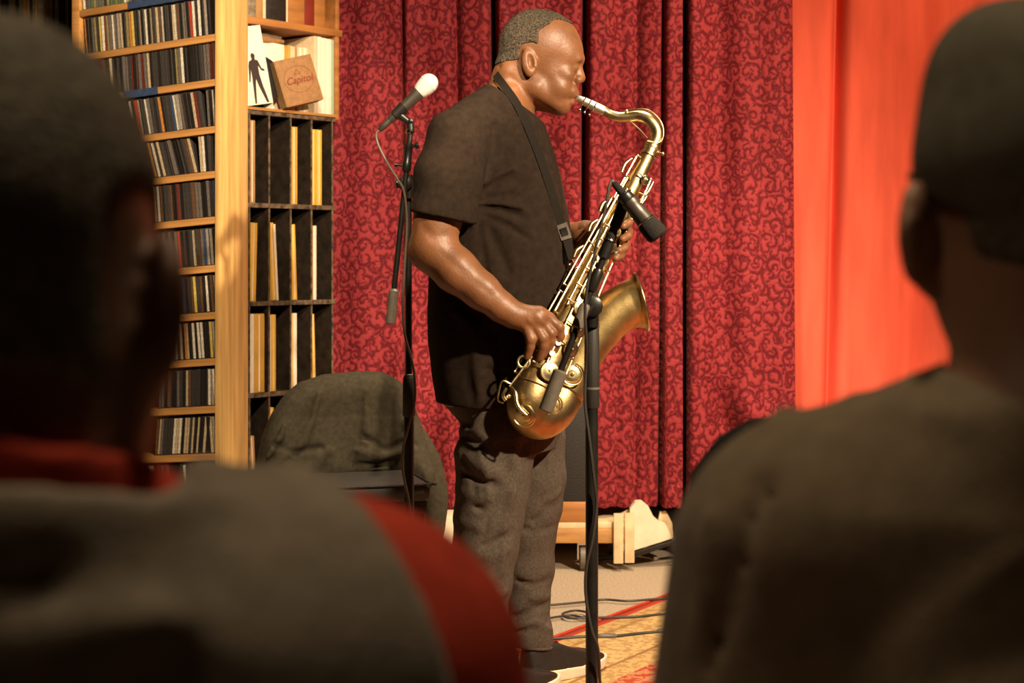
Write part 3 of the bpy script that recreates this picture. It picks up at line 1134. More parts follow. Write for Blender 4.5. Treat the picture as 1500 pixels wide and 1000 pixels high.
# rolled cloth lying on top of the sleeves
rc = thing('folded_cloth', 'brown grey folded cloth lying across the sleeves on the open shelf', 'cloth', PHM @ Vector((0.1, 0.1, ZU + 0.245)), PH.rotation_euler[2])
rp = [Vector((-0.085, 0.0, 0.008)), Vector((-0.03, -0.03, 0.0)), Vector((0.04, -0.035, -0.006)), Vector((0.115, -0.035, -0.004))]
mesh_obj('roll', stube(rp, [0.012, 0.016, 0.013, 0.007], 12), M['kraft'], rc, world=False)
mesh_obj('fold', stube([p + Vector((0.0, 0.01, 0.014)) for p in rp], [0.009, 0.008, 0.010, 0.004], 10), M['sleeve_dim'], rc, world=False)

# kraft box with its printed logo
kb = thing('kraft_box', 'brown kraft box with a red script logo on the open shelf', 'box', PHM @ Vector((0.140, -0.040, ZU + 0.004)), 0)
kb.rotation_euler = (-0.12, -0.26, PH.rotation_euler[2] - 0.30)
KW, KD, KHH = 0.140, 0.056, 0.160
mesh_obj('carton', box((0, 0, 0), (KW, KD, KHH)), M['kraft'], kb, world=False, bevel=0.002)
mesh_obj('end_flap', box((-0.0012, 0.002, 0.002), (0.0002, KD - 0.002, KHH - 0.002)), M['kraft_side'], kb, world=False)
rg = [(KW / 2 + 0.054 * math.cos(a), -0.0004, 0.085 + 0.045 * math.sin(a)) for a in [i * math.pi / 24 for i in range(49)]]
mesh_obj('logo_ring', tube(rg, 0.0006, 6), M['red_ink'], kb, world=False)


def text(body, parent, loc, size, m, rot=(math.pi / 2, 0, 0), shear=0.0, name='lettering'):
    cu = bpy.data.curves.new(name, 'FONT')
    cu.body = body
    cu.size = size
    cu.align_x = 'CENTER'
    cu.align_y = 'CENTER'
    cu.shear = shear
    cu.extrude = 0.0002
    cu.offset = size * 0.012
    tmp = bpy.data.objects.new(name, cu)
    me = bpy.data.meshes.new_from_object(tmp)
    bpy.data.objects.remove(tmp)
    me.materials.clear()
    me.materials.append(m)
    o = bpy.data.objects.new(name, me)
    C.objects.link(o)
    o.parent = parent
    o.location = loc
    o.rotation_euler = rot
    return o


text('Capitol', kb, (KW / 2, -0.0006, 0.082), 0.034, M['red_ink'], shear=0.35)
dome = merge(tube([(KW / 2 - 0.012, -0.0004, 0.102), (KW / 2 + 0.012, -0.0004, 0.102)], 0.0008, 6), tube([(KW / 2 + 0.009 * math.cos(a), -0.0004, 0.103 + 0.012 * math.sin(a)) for a in [i * math.pi / 10 for i in range(11)]], 0.0007, 6),
             tube([(KW / 2, -0.0004, 0.114), (KW / 2, -0.0004, 0.121)], 0.0007, 6))
mesh_obj('logo_dome', dome, M['red_ink'], kb, world=False)

# row above the brown shelf
xs_ = -0.004
for k, (w, m, h, d) in enumerate([(0.05, 'sleeve_dim', 0.2, 'mixed grey'), (0.03, 'sleeve_brown', 0.24, 'tan'), (0.012, 'sleeve_cream', 0.235, 'slim cream'), (0.09, 'sleeve_black', 0.26, 'wide black'), (0.008, 'sleeve_cream', 0.25, 'thin pale'),
                                  (0.075, 'brown_wood', 0.27, 'orange brown'), (0.045, 'sleeve_maroon', 0.27, 'dark red'), (0.050, 'brown_wood', 0.27, 'glossy russet')]):
    if xs_ + w < XR + 0.02:
        record(xs_, ZB2 + 0.0125, w, h, M[m], '%s box set on the brown shelf above the open albums' % d, group='box sets on the brown shelf', name='box_set', cat='box set', core=False)
    xs_ += w + 0.001

# dim record shelf at the far left
LS = thing('dark_record_shelf', 'dim dark shelf of records beyond the pine rack at far left', 'shelving', (-2.2, 5.75, 0), 0.0)
mesh_obj('shelf', box((-0.2, 0, 1.845), (0.60, 0.33, 1.87)), M['black_board'], LS, world=False)
mesh_obj('shelf', box((-0.2, 0, 2.225), (0.60, 0.33, 2.25)), M['black_board'], LS, world=False)
mesh_obj('side_panel', box((0.60, 0, 0.0), (0.62, 0.33, 2.7)), M['black_board'], LS, world=False)
mesh_obj('side_panel', box((-0.22, 0, 0.0), (-0.2, 0.33, 2.7)), M['black_board'], LS, world=False)
mesh_obj('back_panel', box((-0.2, 0.32, 0.0), (0.6, 0.33, 2.7)), M['black_board'], LS, world=False)
mesh_obj('shelf', box((-0.2, 0, 1.465), (0.60, 0.33, 1.49)), M['black_board'], LS, world=False)
x = 0.595
k = 0
while x > 0.24:
    w = rnd.uniform(0.006, 0.016)
    x -= w + 0.001
    k += 1
    m = rnd.choice(['sleeve_black', 'sleeve_dim', 'sleeve_dim', 'sleeve_black', 'sleeve_brown'])
    o = thing('record_spine', '%s record, %s from the right on the dim shelf at far left' % ({'sleeve_black': 'black', 'sleeve_dim': 'grey brown', 'sleeve_brown': 'tan'}[m], ordinal(k)), 'record',
              (-2.2 + x, 5.752, 1.871), 0, 'records on the dim far left shelf')
    mesh_obj('cover', box((0, 0, 0), (w, 0.3, 0.31)), M[m], o, world=False, bevel=min(0.0015, w * 0.2))
#@@PART2

# ================================================================== THE SAXOPHONIST
U = DM / F                                     # metres per photo pixel at his distance


def Q(px, py, dz=0.0):
    return np.array(P(px, py, DM + dz), f32)


def Qp(px, py, zp):
    return Q(px, py, zp * U)


def uvpx(p):
    """side-view coordinates on his own median plane"""
    return p[:, 0] / U + CX, CY - (p[:, 2] - H) / U


def rot_y(a):
    c, s = math.cos(a), math.sin(a)
    return [[c, 0, s], [0, 1, 0], [-s, 0, c]]


def man_head(p):
    e = lambda c, r, a=0.0: s_ell(p, Qp(*c), [v * U for v in r], rot_y(a))
    d = e((785, 70, 0), (53, 44, 55), 0.0)
    d = smin(d, e((806, 66, 0), (45, 37, 42)), 14 * U)
    d = smin(d, e((828, 84, 0), (26, 31, 30)), 12 * U)
    d = smin(d, e((806, 112, 0), (34, 34, 34)), 14 * U)
    for s in (-1, 1):
        d = smin(d, s_cap(p, Qp(785, 128, 22 * s), Qp(816, 150, 10 * s), 17 * U, 14 * U), 10 * U)
        d = smin(d, e((818, 128, 17 * s), (19, 17, 18)), 8 * U)            # blown cheeks
        d = smin(d, e((828, 108, 22 * s), (13, 10, 10), 0.5), 7 * U)        # cheek bones
    d = smin(d, e((823, 152, 0), (13, 15, 15)), 8 * U)
    d = smin(d, s_cap(p, Qp(846, 86, -17), Qp(848, 87, 0), 6.5 * U, 6.5 * U), 6 * U)
    d = smin(d, s_cap(p, Qp(846, 86, 17), Qp(848, 87, 0), 6.5 * U, 6.5 * U), 6 * U)
    for s in (-1, 1):
        d = smax(d, -e((851, 99, 15 * s), (7, 8, 7.5)), 6 * U)              # eye sockets
        d = smin(d, e((840, 99, 15 * s), (8, 8.5, 7.5)), 2.5 * U)           # closed lids
        d += fold(p, [Qp(846, 103, 9 * s), Qp(844, 103, 15 * s), Qp(838, 101, 22 * s)], 1.6 * U, 1.6 * U)
        d += fold(p, [Qp(842, 107, 12 * s), Qp(836, 108, 21 * s)], 2.0 * U, 0.8 * U)
    d = smin(d, s_cap(p, Qp(847, 95, 0), Qp(849.5, 114, 0), 5.0 * U, 8.2 * U), 5 * U)   # nose
    for s in (-1, 1):
        d = smin(d, e((846, 117, 9 * s), (8, 6.0, 6)), 3 * U)
        d = smax(d, -e((849, 124, 5 * s), (3, 2.5, 3)), 1.5 * U)
        d += fold(p, [Qp(842, 117, 14 * s), Qp(838, 128, 20 * s), Qp(834, 138, 21 * s)], 2.6 * U, 1.7 * U)
    d = smin(d, s_cap(p, Qp(836, 134, -9), Qp(836, 134, 9), 11 * U, 11 * U), 6 * U)
    d = smin(d, s_cap(p, Qp(844, 137, -7), Qp(844, 137, 7), 5 * U, 5 * U), 3 * U)     # upper lip
    d = smin(d, s_cap(p, Qp(836, 149, -7), Qp(836, 149, 7), 5.5 * U, 5.5 * U), 4 * U)  # lower lip
    d += fold(p, [Qp(845, 143, -9), Qp(845, 143, 9)], 2.2 * U, 2.2 * U)
    d += fold(p, [Qp(847, 47, -14), Qp(849, 47, 14)], 2.4 * U, 0.7 * U)
    d += fold(p, [Qp(852, 58, -16), Qp(854, 58, 16)], 2.4 * U, 0.7 * U)
    # neck
    d = smin(d, s_cap(p, Qp(762, 106, 0), Qp(738, 168, 0), 35.5 * U, 38 * U), 12 * U)
    d = smin(d, s_cap(p, Qp(786, 147, 0), Qp(820, 155, 0), 15 * U, 12.5 * U), 8 * U)
    d = smin(d, e((745, 108, 0), (20, 34, 22), 0.3), 10 * U)
    d += fold(p, [Qp(790, 163, -30), Qp(762, 128, -36), Qp(748, 112, -34)], 5 * U, 1.2 * U)
    d += fold(p, [Qp(733, 98, -24), Qp(731, 98, 0), Qp(733, 98, 24)], 4 * U, 2.0 * U)
    # ears
    for s in (-1, 1):
        ea = e((774, 92, 42 * s), (11.5, 6.5, 21), -0.12)
        ea = smax(ea, -e((777.5, 91, 48 * s), (6.2, 5.5, 13), -0.12), 2.5 * U)
        ea = smin(ea, e((776, 105, 44 * s), (6, 4, 7)), 3 * U)
        ea = smin(ea, s_cap(p, Qp(784, 88, 42 * s), Qp(784, 97, 43 * s), 3.2 * U, 3.5 * U), 2 * U)
        ea = smin(ea, s_cap(p, Qp(771, 80, 45.5 * s), Qp(773, 98, 46.5 * s), 1.8 * U, 1.6 * U), 1.5 * U)
        d = smin(d, ea, 3 * U)
        d += fold(p, [Qp(764, 78, 41 * s), Qp(763, 95, 41 * s), Qp(770, 111, 40 * s)], 3 * U, 2.0 * U)
    return d


# hand and arm joints: (px, py, depth offset m, radius px)
RA = [(668, 207, -0.165, 38), (645, 300, -0.20, 36), (634, 362, -0.215, 31), (668, 396, -0.225, 30.5), (705, 426, -0.232, 25), (735, 450, -0.236, 20), (752, 461, -0.237, 17.5)]


def finger(p, pts, r0, r1):
    q = [Q(*c) for c in pts]
    n = len(q)
    rs = [(r0 + (r1 - r0) * i / (n - 1)) * U for i in range(n)]
    return s_chain(p, q, rs, 2 * U)


def man_right_arm(p):
    d = s_chain(p, [Q(a, b, c) for a, b, c, r in RA], [r * U for a, b, c, r in RA], 8 * U)
    d = smin(d, s_cap(p, Q(620, 372, -0.215), Q(638, 382, -0.215), 19 * U, 20 * U), 10 * U)       # elbow
    d += fold(p, [Q(615, 330, -0.265), Q(635, 348, -0.275), Q(655, 345, -0.27)], 6 * U, 2.2 * U)
    d += fold(p, [Q(648, 372, -0.28), Q(680, 400, -0.285), Q(720, 432, -0.275)], 6 * U, 1.6 * U)
    # palm
    d = smin(d, s_cap(p, Q(752, 461, -0.237), Q(786, 466, -0.236), 17 * U, 17 * U), 8 * U)
    d = smin(d, s_cap(p, Q(770, 474, -0.236), Q(778, 484, -0.237), 13 * U, 10 * U), 6 * U)
    d = smin(d, s_cap(p, Q(790, 462, -0.234), Q(804, 466, -0.232), 12.5 * U, 9 * U), 5 * U)
    for k in ([(800, 464, -.234), (819, 479, -.236), (821, 492, -.228), (812, 514, -.215)],
              [(793, 470, -.240), (807, 488, -.244), (807, 500, -.240), (801, 521, -.226)],
              [(785, 477, -.246), (795, 495, -.251), (796, 506, -.248), (791, 524, -.236)],
              [(773, 482, -.248), (778, 497, -.252), (777, 508, -.249), (773, 522, -.242)]):
        d = smin(d, finger(p, k, 8.0, 5.4), 3.2 * U)
        d = smin(d, s_ell(p, Q(*k[1]), [7.6 * U] * 3), 2 * U)
    d = smin(d, finger(p, [(760, 470, -.222), (782, 481, -.196), (800, 484, -.178), (818, 480, -.165)], 9, 6.5), 5 * U)   # thumb under the hook
    for a, b in (((792, 452, -.258), (808, 463, -.252)), ((785, 460, -.262), (797, 475, -.26)), ((774, 468, -.266), (784, 482, -.264))):
        d += fold(p, [Q(*a), Q(*b)], 3 * U, -1.0 * U)          # knuckle tendons
    return d


def man_left_arm(p):
    pts = [(690, 207, 0.165, 38), (745, 310, 0.21, 34), (785, 372, 0.20, 29), (825, 352, 0.10, 26), (858, 346, 0.02, 22), (878, 344, -0.025, 18)]
    d = s_chain(p, [Q(a, b, c) for a, b, c, r in pts], [r * U for a, b, c, r in pts], 8 * U)
    d = smin(d, s_cap(p, Q(878, 344, -.025), Q(900, 346, -.05), 17 * U, 16 * U), 8 * U)
    d = smin(d, s_cap(p, Q(905, 332, -.05), Q(897, 364, -.05), 10 * U, 10 * U), 6 * U)
    for k in ([(906, 328, -.05), (922, 322, -.075), (921, 326, -.105), (913, 331, -.118)],
              [(906, 340, -.05), (921, 340, -.078), (920, 345, -.108), (912, 350, -.122)],
              [(902, 352, -.05), (917, 358, -.080), (915, 363, -.112), (907, 367, -.126)],
              [(898, 362, -.05), (911, 370, -.085), (909, 375, -.115), (902, 378, -.130)]):
        d = smin(d, finger(p, k, 7.2, 5.3), 3 * U)
    d = smin(d, finger(p, [(886, 336, -.035), (886, 318, -.05), (888, 304, -.062), (892, 293, -.07)], 9, 5.5), 4 * U)
    return d


ty = [592, 550, 500, 450, 400, 360, 310, 260, 220, 180, 155, 138]
tx0 = [640, 632, 627, 626, 628, 632, 640, 646, 652, 668, 690, 706]
tx1 = [826, 832, 840, 844, 842, 839, 832, 822, 811, 797, 782, 768]
trz = [92, 95, 98, 99, 99, 98, 97, 95, 94, 88, 68, 46]
tz = [H - (v - CY) * U for v in ty]
tcx = [((a + b) / 2 - CX) * U for a, b in zip(tx0, tx1)]
trx = [(b - a) / 2 * U for a, b in zip(tx0, tx1)]


def torso(p, sh=0.0):
    d = s_loft(p, tz, tcx, [r - sh for r in trx], [DM] * len(tz), [r * U - sh for r in trz])
    for s in (-1, 1):
        d = smin(d, s_cap(p, Q(738, 150, 0.04 * s), Q(690, 188, 0.115 * s), 36 * U - sh, 42 * U - sh), 16 * U)
    return d


NL = [(783, 640, 0.075, 46), (783, 700, 0.08, 45), (779, 740, 0.085, 43.5), (773, 775, 0.088, 41), (773, 830, 0.09, 38.5), (771, 875, 0.09, 34), (771, 900, 0.09, 31), (777, 928, 0.09, 32), (779, 943, 0.09, 31)]
KL = [(729, 640, -0.075, 55), (724, 680, -0.08, 53), (722, 720, -0.085, 50), (716, 760, -0.09, 48), (712, 800, -0.095, 45), (707, 850, -0.10, 41), (704, 900, -0.105, 37), (708, 945, -0.108, 38), (709, 965, -0.11, 37)]


def body(p):
    d = within(p, man_head, (-1, DM - 0.2, H - (225 - CY) * U), (1, DM + 0.2, 3))
    d = smin(d, within(p, lambda q: torso(q, 0.016), (-1, 0, H - (640 - CY) * U), (1, 9, H - (80 - CY) * U)), 10 * U)
    d = smin(d, within(p, man_right_arm, (-1, 0, H - (570 - CY) * U), (0.2, DM - 0.05, H - (120 - CY) * U)), 8 * U)
    d = smin(d, within(p, man_left_arm, (-0.25, DM - 0.2, H - (470 - CY) * U), (1, 9, H - (120 - CY) * U)), 8 * U)
    d = smin(d, s_cap(p, Q(738, 560, -0.05), Q(735, 605, -0.06), 46 * U, 42 * U), 20 * U)
    d = smin(d, s_cap(p, Q(745, 560, 0.05), Q(755, 605, 0.06), 46 * U, 42 * U), 20 * U)
    for Lg in (NL, KL):
        d = smin(d, s_chain(p, [Q(a, b, c) for a, b, c, r in Lg[::2]], [(r - 13) * U for a, b, c, r in Lg[::2]], 10 * U), 14 * U)
    return d


man = thing('person', 'saxophonist in black t-shirt and washed black jeans playing on the rug', 'person', (0.0, DM, 0.008))
zc = lambda py: H - (py - CY) * U
ax = axis((-0.275, 0.345, 0.0031))
ay = axis((DM - 0.31, DM + 0.30, 0.0031))
az = axis((zc(990), zc(540), 0.009), (zc(540), zc(440), 0.0031), (zc(440), zc(400), 0.005), (zc(400), zc(280), 0.0034), (zc(280), zc(185), 0.006), (zc(185), zc(5), 0.0026))
W_, Q_ = polygonize(body, ax, ay, az)
np_obj('body', relax(W_, Q_, 1, 0.3), Q_, M['skin'], man)

HAIR = [(728, 96), (745, 93), (761, 92), (760, 80), (766, 70), (780, 68), (787, 72), (789, 60), (788, 52), (797, 45), (804, 41), (811, 33), (824, 33), (842, 37), (856, 30), (850, -5), (715, -5), (712, 96)]


def hair(p):
    hd = man_head(p)
    u, v = uvpx(p)
    n = 0.0009 * (np.sin(p[:, 0] * 900) * np.sin(p[:, 2] * 870 + p[:, 1] * 400) + np.sin(p[:, 1] * 820 + 1) * np.sin(p[:, 2] * 610))
    return smax(hd - 0.0030 + n, s_poly(u, v, HAIR) * U, 0.004)


W_, Q_ = polygonize(hair, axis((Q(722, 0)[0], Q(864, 0)[0], 0.003)), axis((DM - 0.10, DM + 0.10, 0.003)), axis((zc(104), zc(3), 0.003)))
np_obj('hair', W_, Q_, M['grey_hair'], man)
# eyebrows
for s in (-1, 1):
    pts = [Vector(Qp(849, 88, 9 * s)), Vector(Qp(848, 86, 17 * s)), Vector(Qp(842, 87, 25 * s))]
    mesh_obj('eyebrow', stube(pts, [0.003, 0.0042, 0.0022], 8), M['dark_hair'], man)


# black t-shirt -------------------------------------------------------
def shirt_outer(p):
    d = torso(p)
    for s, pts in ((-1, [(671, 205, -0.152, 46), (658, 260, -0.178, 48), (650, 318, -0.198, 46), (648, 330, -0.200, 46)]),
                   (1, [(688, 207, 0.15, 46), (730, 285, 0.19, 46), (752, 330, 0.20, 44)])):
        sl = s_chain(p, [Q(a, b, c) for a, b, c, r in pts], [r * U for a, b, c, r in pts], 10 * U)
        if s < 0:
            a, b = Q(607, 311, -0.2), Q(697, 331, -0.2)
            n = np.array([-(b[2] - a[2]), 0, b[0] - a[0]])
            n = n / np.linalg.norm(n)
            sl = smax(sl, -((p - a) @ n.astype(f32)), 3 * U)          # cut the sleeve along its hem
            sl += 1.0 * U * np.sin((p[:, 0] * 0.6 + p[:, 2]) * 46)
        else:
            c = Q(752, 325, 0.2)
            n = (Q(688, 207, .15) - Q(752, 330, .2))
            n = n / np.linalg.norm(n)
            sl = smax(sl, -((p - c) @ n), 3 * U)
        d = smin(d, sl, 9 * U)
    # creases
    S = lambda a, b, w, k, z=-0.17: fold(p, [Q(a[0], a[1], z), Q((a[0] + b[0]) / 2, (a[1] + b[1]) / 2 - 3, z), Q(b[0], b[1], z)], w * U, k * U)
    d += S((700, 283), (768, 258), 5, 7)
    d += S((700, 293), (782, 286), 5, 8)
    d += S((702, 273), (752, 246), 5, -5)
    d += S((704, 304), (768, 318), 5, 7)
    d += S((706, 314), (772, 348), 5, 6)
    d += S((702, 298), (764, 303), 4, -5)
    d += S((716, 335), (745, 400), 7, 4)
    d += S((700, 325), (712, 400), 5, 4)
    d += S((640, 240), (655, 300), 7, 3, -0.22)
    d += fold(p, [Q(724, 185, -0.165), Q(726, 230, -0.175), Q(714, 270, -0.18), Q(700, 300, -0.19)], 5 * U, 5 * U)      # sleeve seam
    d += fold(p, [Q(680, 185, -0.20), Q(705, 195, -0.2), Q(716, 225, -0.195)], 3.0 * U, 2.2 * U)
    d += S((645, 420), (700, 470), 10, 4, -0.15)
    d += S((660, 470), (665, 585), 8, 3.5, -0.155)
    d += S((695, 478), (700, 585), 9, -4, -0.165)
    d += S((725, 485), (742, 580), 7, 4, -0.165)
    d += S((665, 520), (690, 580), 8, 4, -0.165)
    d += S((715, 540), (790, 575), 7, 3, -0.16)
    d += S((640, 440), (720, 500), 8, -3, -0.16)
    d += 0.9 * U * np.sin(p[:, 0] * 34 + p[:, 2] * 11) * np.sin(p[:, 2] * 19 + p[:, 1] * 23)
    return d


def shirt(p):
    o = shirt_outer(p)
    d = smax(o, -(o + 0.0095), 0.002)
    a, b = Q(708, 121, 0), Q(800, 184, 0)
    n = np.array([-(b[2] - a[2]), 0, b[0] - a[0]])
    n = (n / np.linalg.norm(n)).astype(f32)
    d = smax(d, (p - a) @ n, 0.003)                     # neck opening
    hem = H - (590 - CY) * U + 0.004 * np.sin(p[:, 0] * 26)
    d = smax(d, hem - p[:, 2], 0.003)
    return d


W_, Q_ = polygonize(shirt, axis((-0.275, 0.20, 0.0042)), axis((DM - 0.31, DM + 0.31, 0.0042)), axis((zc(600), zc(112), 0.0042)))
shirt_o = np_obj('t_shirt', relax(W_, Q_, 1, 0.4), Q_, M['tee'], man)
# ribbed collar
cp = []
for k in range(33):
    a = 2 * math.pi * k / 32
    px = 749 - 39 * math.cos(a)
    py = 124 + (px - 710) * 0.68 + 2
    cp.append(Vector(Qp(px, py, 43 * math.sin(a))))
mesh_obj('collar', tube(cp, 0.0048, 8, caps=False), M['tee'], shirt_o)


# jeans ---------------------------------------------------------------
def jeans(p):
    hy = [655, 620, 590, 560]
    hx0, hx1 = [672, 675, 650, 655], [812, 826, 815, 812]
    z = [H - (v - CY) * U for v in hy]
    d = s_loft(p, z, [((a + b) / 2 - CX) * U for a, b in zip(hx0, hx1)], [(b - a) / 2 * U for a, b in zip(hx0, hx1)], [DM] * 4, [84 * U, 86 * U, 86 * U, 84 * U])
    for Lg in (NL, KL):
        d = smin(d, s_chain(p, [Q(a, b, c) for a, b, c, r in Lg], [r * U for a, b, c, r in Lg], 12 * U), 16 * U if Lg is KL else 10 * U)
    N = lambda pts, w, k, zz: fold(p, [Q(a, b, zz) for a, b in pts], w * U, k * U)
    zn = -0.165
    # seat and thigh folds of the near leg
    d += fold(p, [Q(672, 612, -0.05), Q(690, 622, -0.12)], 9 * U, 5 * U)
    R_ = lambda pts, w, k: fold(p, [Q(*q) for q in pts], w * U, k * U)
    d += R_([(676, 642, -0.04), (684, 640, -0.12), (700, 650, -0.16)], 7, 6)
    d += R_([(669, 662, -0.04), (676, 664, -0.12), (700, 676, -0.165), (722, 692, -0.18)], 9, -5.5)
    d += R_([(674, 688, -0.04), (682, 692, -0.13), (705, 704, -0.17), (728, 712, -0.18)], 6, 6.5)
    d += R_([(670, 712, -0.04), (680, 720, -0.13), (705, 728, -0.17)], 8, -4.5)
    d += R_([(672, 738, -0.04), (682, 738, -0.13), (706, 745, -0.175)], 5, 5)
    d += R_([(668, 758, -0.05), (680, 764, -0.14), (700, 772, -0.175)], 7, -5)
    d += R_([(678, 672, -0.14), (690, 690, -0.16), (694, 720, -0.17)], 5, 5)
    d += R_([(700, 655, -0.17), (712, 690, -0.18), (716, 730, -0.18)], 6, -4)
    d += R_([(735, 655, -0.18), (745, 690, -0.175)], 9, 4)
    d += fold(p, [Q(672, 785, -0.1), Q(712, 800, -0.175), Q(750, 780, -0.16)], 6 * U, 4 * U)
    d += fold(p, [Q(672, 812, -0.1), Q(712, 816, -0.175), Q(745, 805, -0.16)], 7 * U, -3 * U)
    d += fold(p, [Q(722, 660, zn), Q(719, 720, -0.178), Q(703, 840, -0.178)], 2.2 * U, 1.0 * U)      # outseam
    d += fold(p, [Q(757, 640, zn), Q(750, 720, -0.17)], 10 * U, -3 * U)
    # far leg
    d += fold(p, [Q(822, 738, 0.03), Q(800, 748, 0.0), Q(782, 762, 0.01)], 5 * U, 5 * U)
    d += fold(p, [Q(826, 720, 0.03), Q(800, 735, 0.0)], 6 * U, -3 * U)
    d += fold(p, [Q(775, 790, 0.01), Q(772, 890, 0.015)], 2.2 * U, 1.6 * U)
    d += fold(p, [Q(806, 885, 0.06), Q(780, 893, 0.025), Q(755, 905, 0.04)], 5.5 * U, 7 * U)
    d += fold(p, [Q(806, 872, 0.06), Q(780, 876, 0.02)], 6 * U, -4 * U)
    d += fold(p, [Q(812, 922, 0.06), Q(785, 912, 0.03), Q(755, 918, 0.04)], 6 * U, -5 * U)
    d += fold(p, [Q(790, 918, 0.02), Q(770, 922, 0.03), Q(752, 922, 0.05)], 4 * U, 5 * U)
    d += fold(p, [Q(785, 900, 0.02), Q(790, 935, 0.02)], 4 * U, 3 * U)
    d += 0.8 * U * np.sin(p[:, 0] * 52 + p[:, 2] * 30 + 1) * np.sin(p[:, 2] * 37 + p[:, 1] * 41)
    # long drag lines: hip to knee, knee breaks, stacking above the shoes
    d += R_([(770, 650, -0.15), (755, 700, -0.18), (730, 760, -0.19)], 6, 3.5)
    d += R_([(752, 720, -0.17), (742, 770, -0.18), (738, 840, -0.17)], 7, -4)
    d += R_([(690, 850, -0.18), (720, 862, -0.19), (745, 852, -0.16)], 5, 4)
    d += R_([(688, 868, -0.17), (715, 876, -0.18), (742, 868, -0.15)], 6, -4)
    d += R_([(800, 660, 0.0), (808, 700, 0.02), (806, 735, 0.03)], 7, -3)
    d += R_([(795, 780, 0.01), (803, 830, 0.02), (798, 870, 0.03)], 6, -4)
    d += R_([(758, 770, 0.02), (785, 780, 0.0), (812, 772, 0.04)], 5, 3.5)
    d += R_([(760, 850, 0.03), (785, 858, 0.02), (808, 848, 0.05)], 5, 4.5)
    # cuffs
    far = p[:, 1] > DM + 0.0
    cut = np.where(far, H - (946 - CY) * (DM + 0.09) / F, H - (968 - CY) * (DM - 0.11) / F) + 0.12 * np.where(far, p[:, 0] - 0.05, 0) * -1.0
    d = smax(d, cut - p[:, 2], 0.004)
    d = smax(d, p[:, 2] - zc(572), 0.004)
    return d


W_, Q_ = polygonize(jeans, axis((-0.20, 0.20, 0.0045)), axis((DM - 0.24, DM + 0.24, 0.0045)), axis((0.03, zc(565), 0.0045)))
jeans_o = np_obj('jeans', relax(W_, Q_, 1, 0.4), Q_, M['denim'], man)
cu = [Vector((0.052 + 0.053 * math.cos(a), DM + 0.09 + 0.053 * math.sin(a), 0.1005 - 0.0064 * math.cos(a))) for a in [2 * math.pi * i / 28 for i in range(29)]]
mesh_obj('cuff_seam', tube(cu, 0.0045, 8, caps=False), M['denim'], jeans_o)


# shoes ----------------------------------------------------------------
def shoe(heel, toe, name_):
    hx, hy = heel
    tx, ty_ = toe
    Lg = math.hypot(tx - hx, ty_ - hy)
    a = math.atan2(ty_ - hy, tx - hx)
    E = bpy.data.objects.new(name_, None)
    C.objects.link(E)
    E.parent = man
    E.location = Vector((hx, hy, 0.008)) - man.location
    E.rotation_euler = (0, 0, a)
    s = Lg / 0.29
    wid = lambda t: (0.034 + 0.014 * math.sin(min(1, t / 0.72) * 1.57) - (0.030 * max(0, (t - 0.80) / 0.20) ** 2)) * s

    def upper(p):
        x, y, z = p[:, 0] / Lg, p[:, 1], p[:, 2]
        top = np.interp(x, [0, 0.08, 0.22, 0.36, 0.5, 0.7, 0.85, 1.0], [0.085, 0.100, 0.100, 0.094, 0.078, 0.058, 0.050, 0.036])
        w = np.interp(x, np.linspace(0, 1, 11), [wid(t) for t in np.linspace(0, 1, 11)])
        d = s_ell(p * np.array([1, 1, 1], f32), (Lg * 0.5, 0, 0.03), (Lg * 0.51, 0.06, 0.2))
        d = smax(d, np.abs(y) - w * np.clip(1.08 - (z - 0.03) * 5.5, 0.35, 1.05), 0.012)
        d = smax(d, z - top, 0.014)
        d = smax(d, 0.022 - z, 0.003)
        d += fold(p, [(Lg * 0.62, -0.05, 0.03), (Lg * 0.60, 0, 0.08)], 0.004, 0.0025)
        d += fold(p, [(Lg * 0.42, -0.05, 0.02), (Lg * 0.36, -0.04, 0.10)], 0.004, 0.0025)
        return d

    def sole(p):
        x, y, z = p[:, 0] / Lg, p[:, 1], p[:, 2]
        w = np.interp(x, np.linspace(0, 1, 11), [wid(t) + 0.004 for t in np.linspace(0, 1, 11)])
        d = s_ell(p, (Lg * 0.5, 0, 0.015), (Lg * 0.53, 0.062, 0.2))
        d = smax(d, np.abs(y) - w, 0.006)
        bot = np.interp(x, [0, 0.1, 0.75, 1.02], [0.003, 0.0, 0.0, 0.014])
        d = smax(d, z - np.interp(x, [0, 0.6, 1.0], [0.034, 0.029, 0.036]), 0.004)
        return smax(d, bot - z, 0.004)

    inv = wm(E)
    A = (axis((-0.03, Lg + 0.03, 0.0035)), axis((-0.075, 0.075, 0.0035)), axis((-0.01, 0.13, 0.0035)))
    for nm, fn, mm in (('upper', upper, M['shoe']), ('sole', sole, M['sole'])):
        W_, Q_ = polygonize(fn, *A)
        me_o = np_obj(nm, W_, Q_, mm)
        me_o.parent = E
    lv = merge(*[tube([(Lg * (0.40 + 0.06 * i), -0.022, 0.082 - 0.011 * i), (Lg * (0.41 + 0.06 * i), 0, 0.0905 - 0.011 * i), (Lg * (0.40 + 0.06 * i), 0.022, 0.082 - 0.011 * i)], 0.003, 6) for i in range(4)])
    mesh_obj('laces', lv, M['strap'], E, world=False)
    return E


shoe((0.028, 4.095), (0.243, 4.278), 'shoe')
shoe((-0.105, 3.885), (0.112, 4.072), 'shoe')

# ================================================================== SAXOPHONE
sax = thing('tenor_saxophone', 'aged brass tenor saxophone hanging from the strap of the standing player', 'saxophone', Q(800, 600, -0.2))


def SQ(px, py, dz):
    return Vector(Q(px, py, dz))


def sax_dz(py):
    return -0.03 - 0.175 * (py - 222) / 358.0


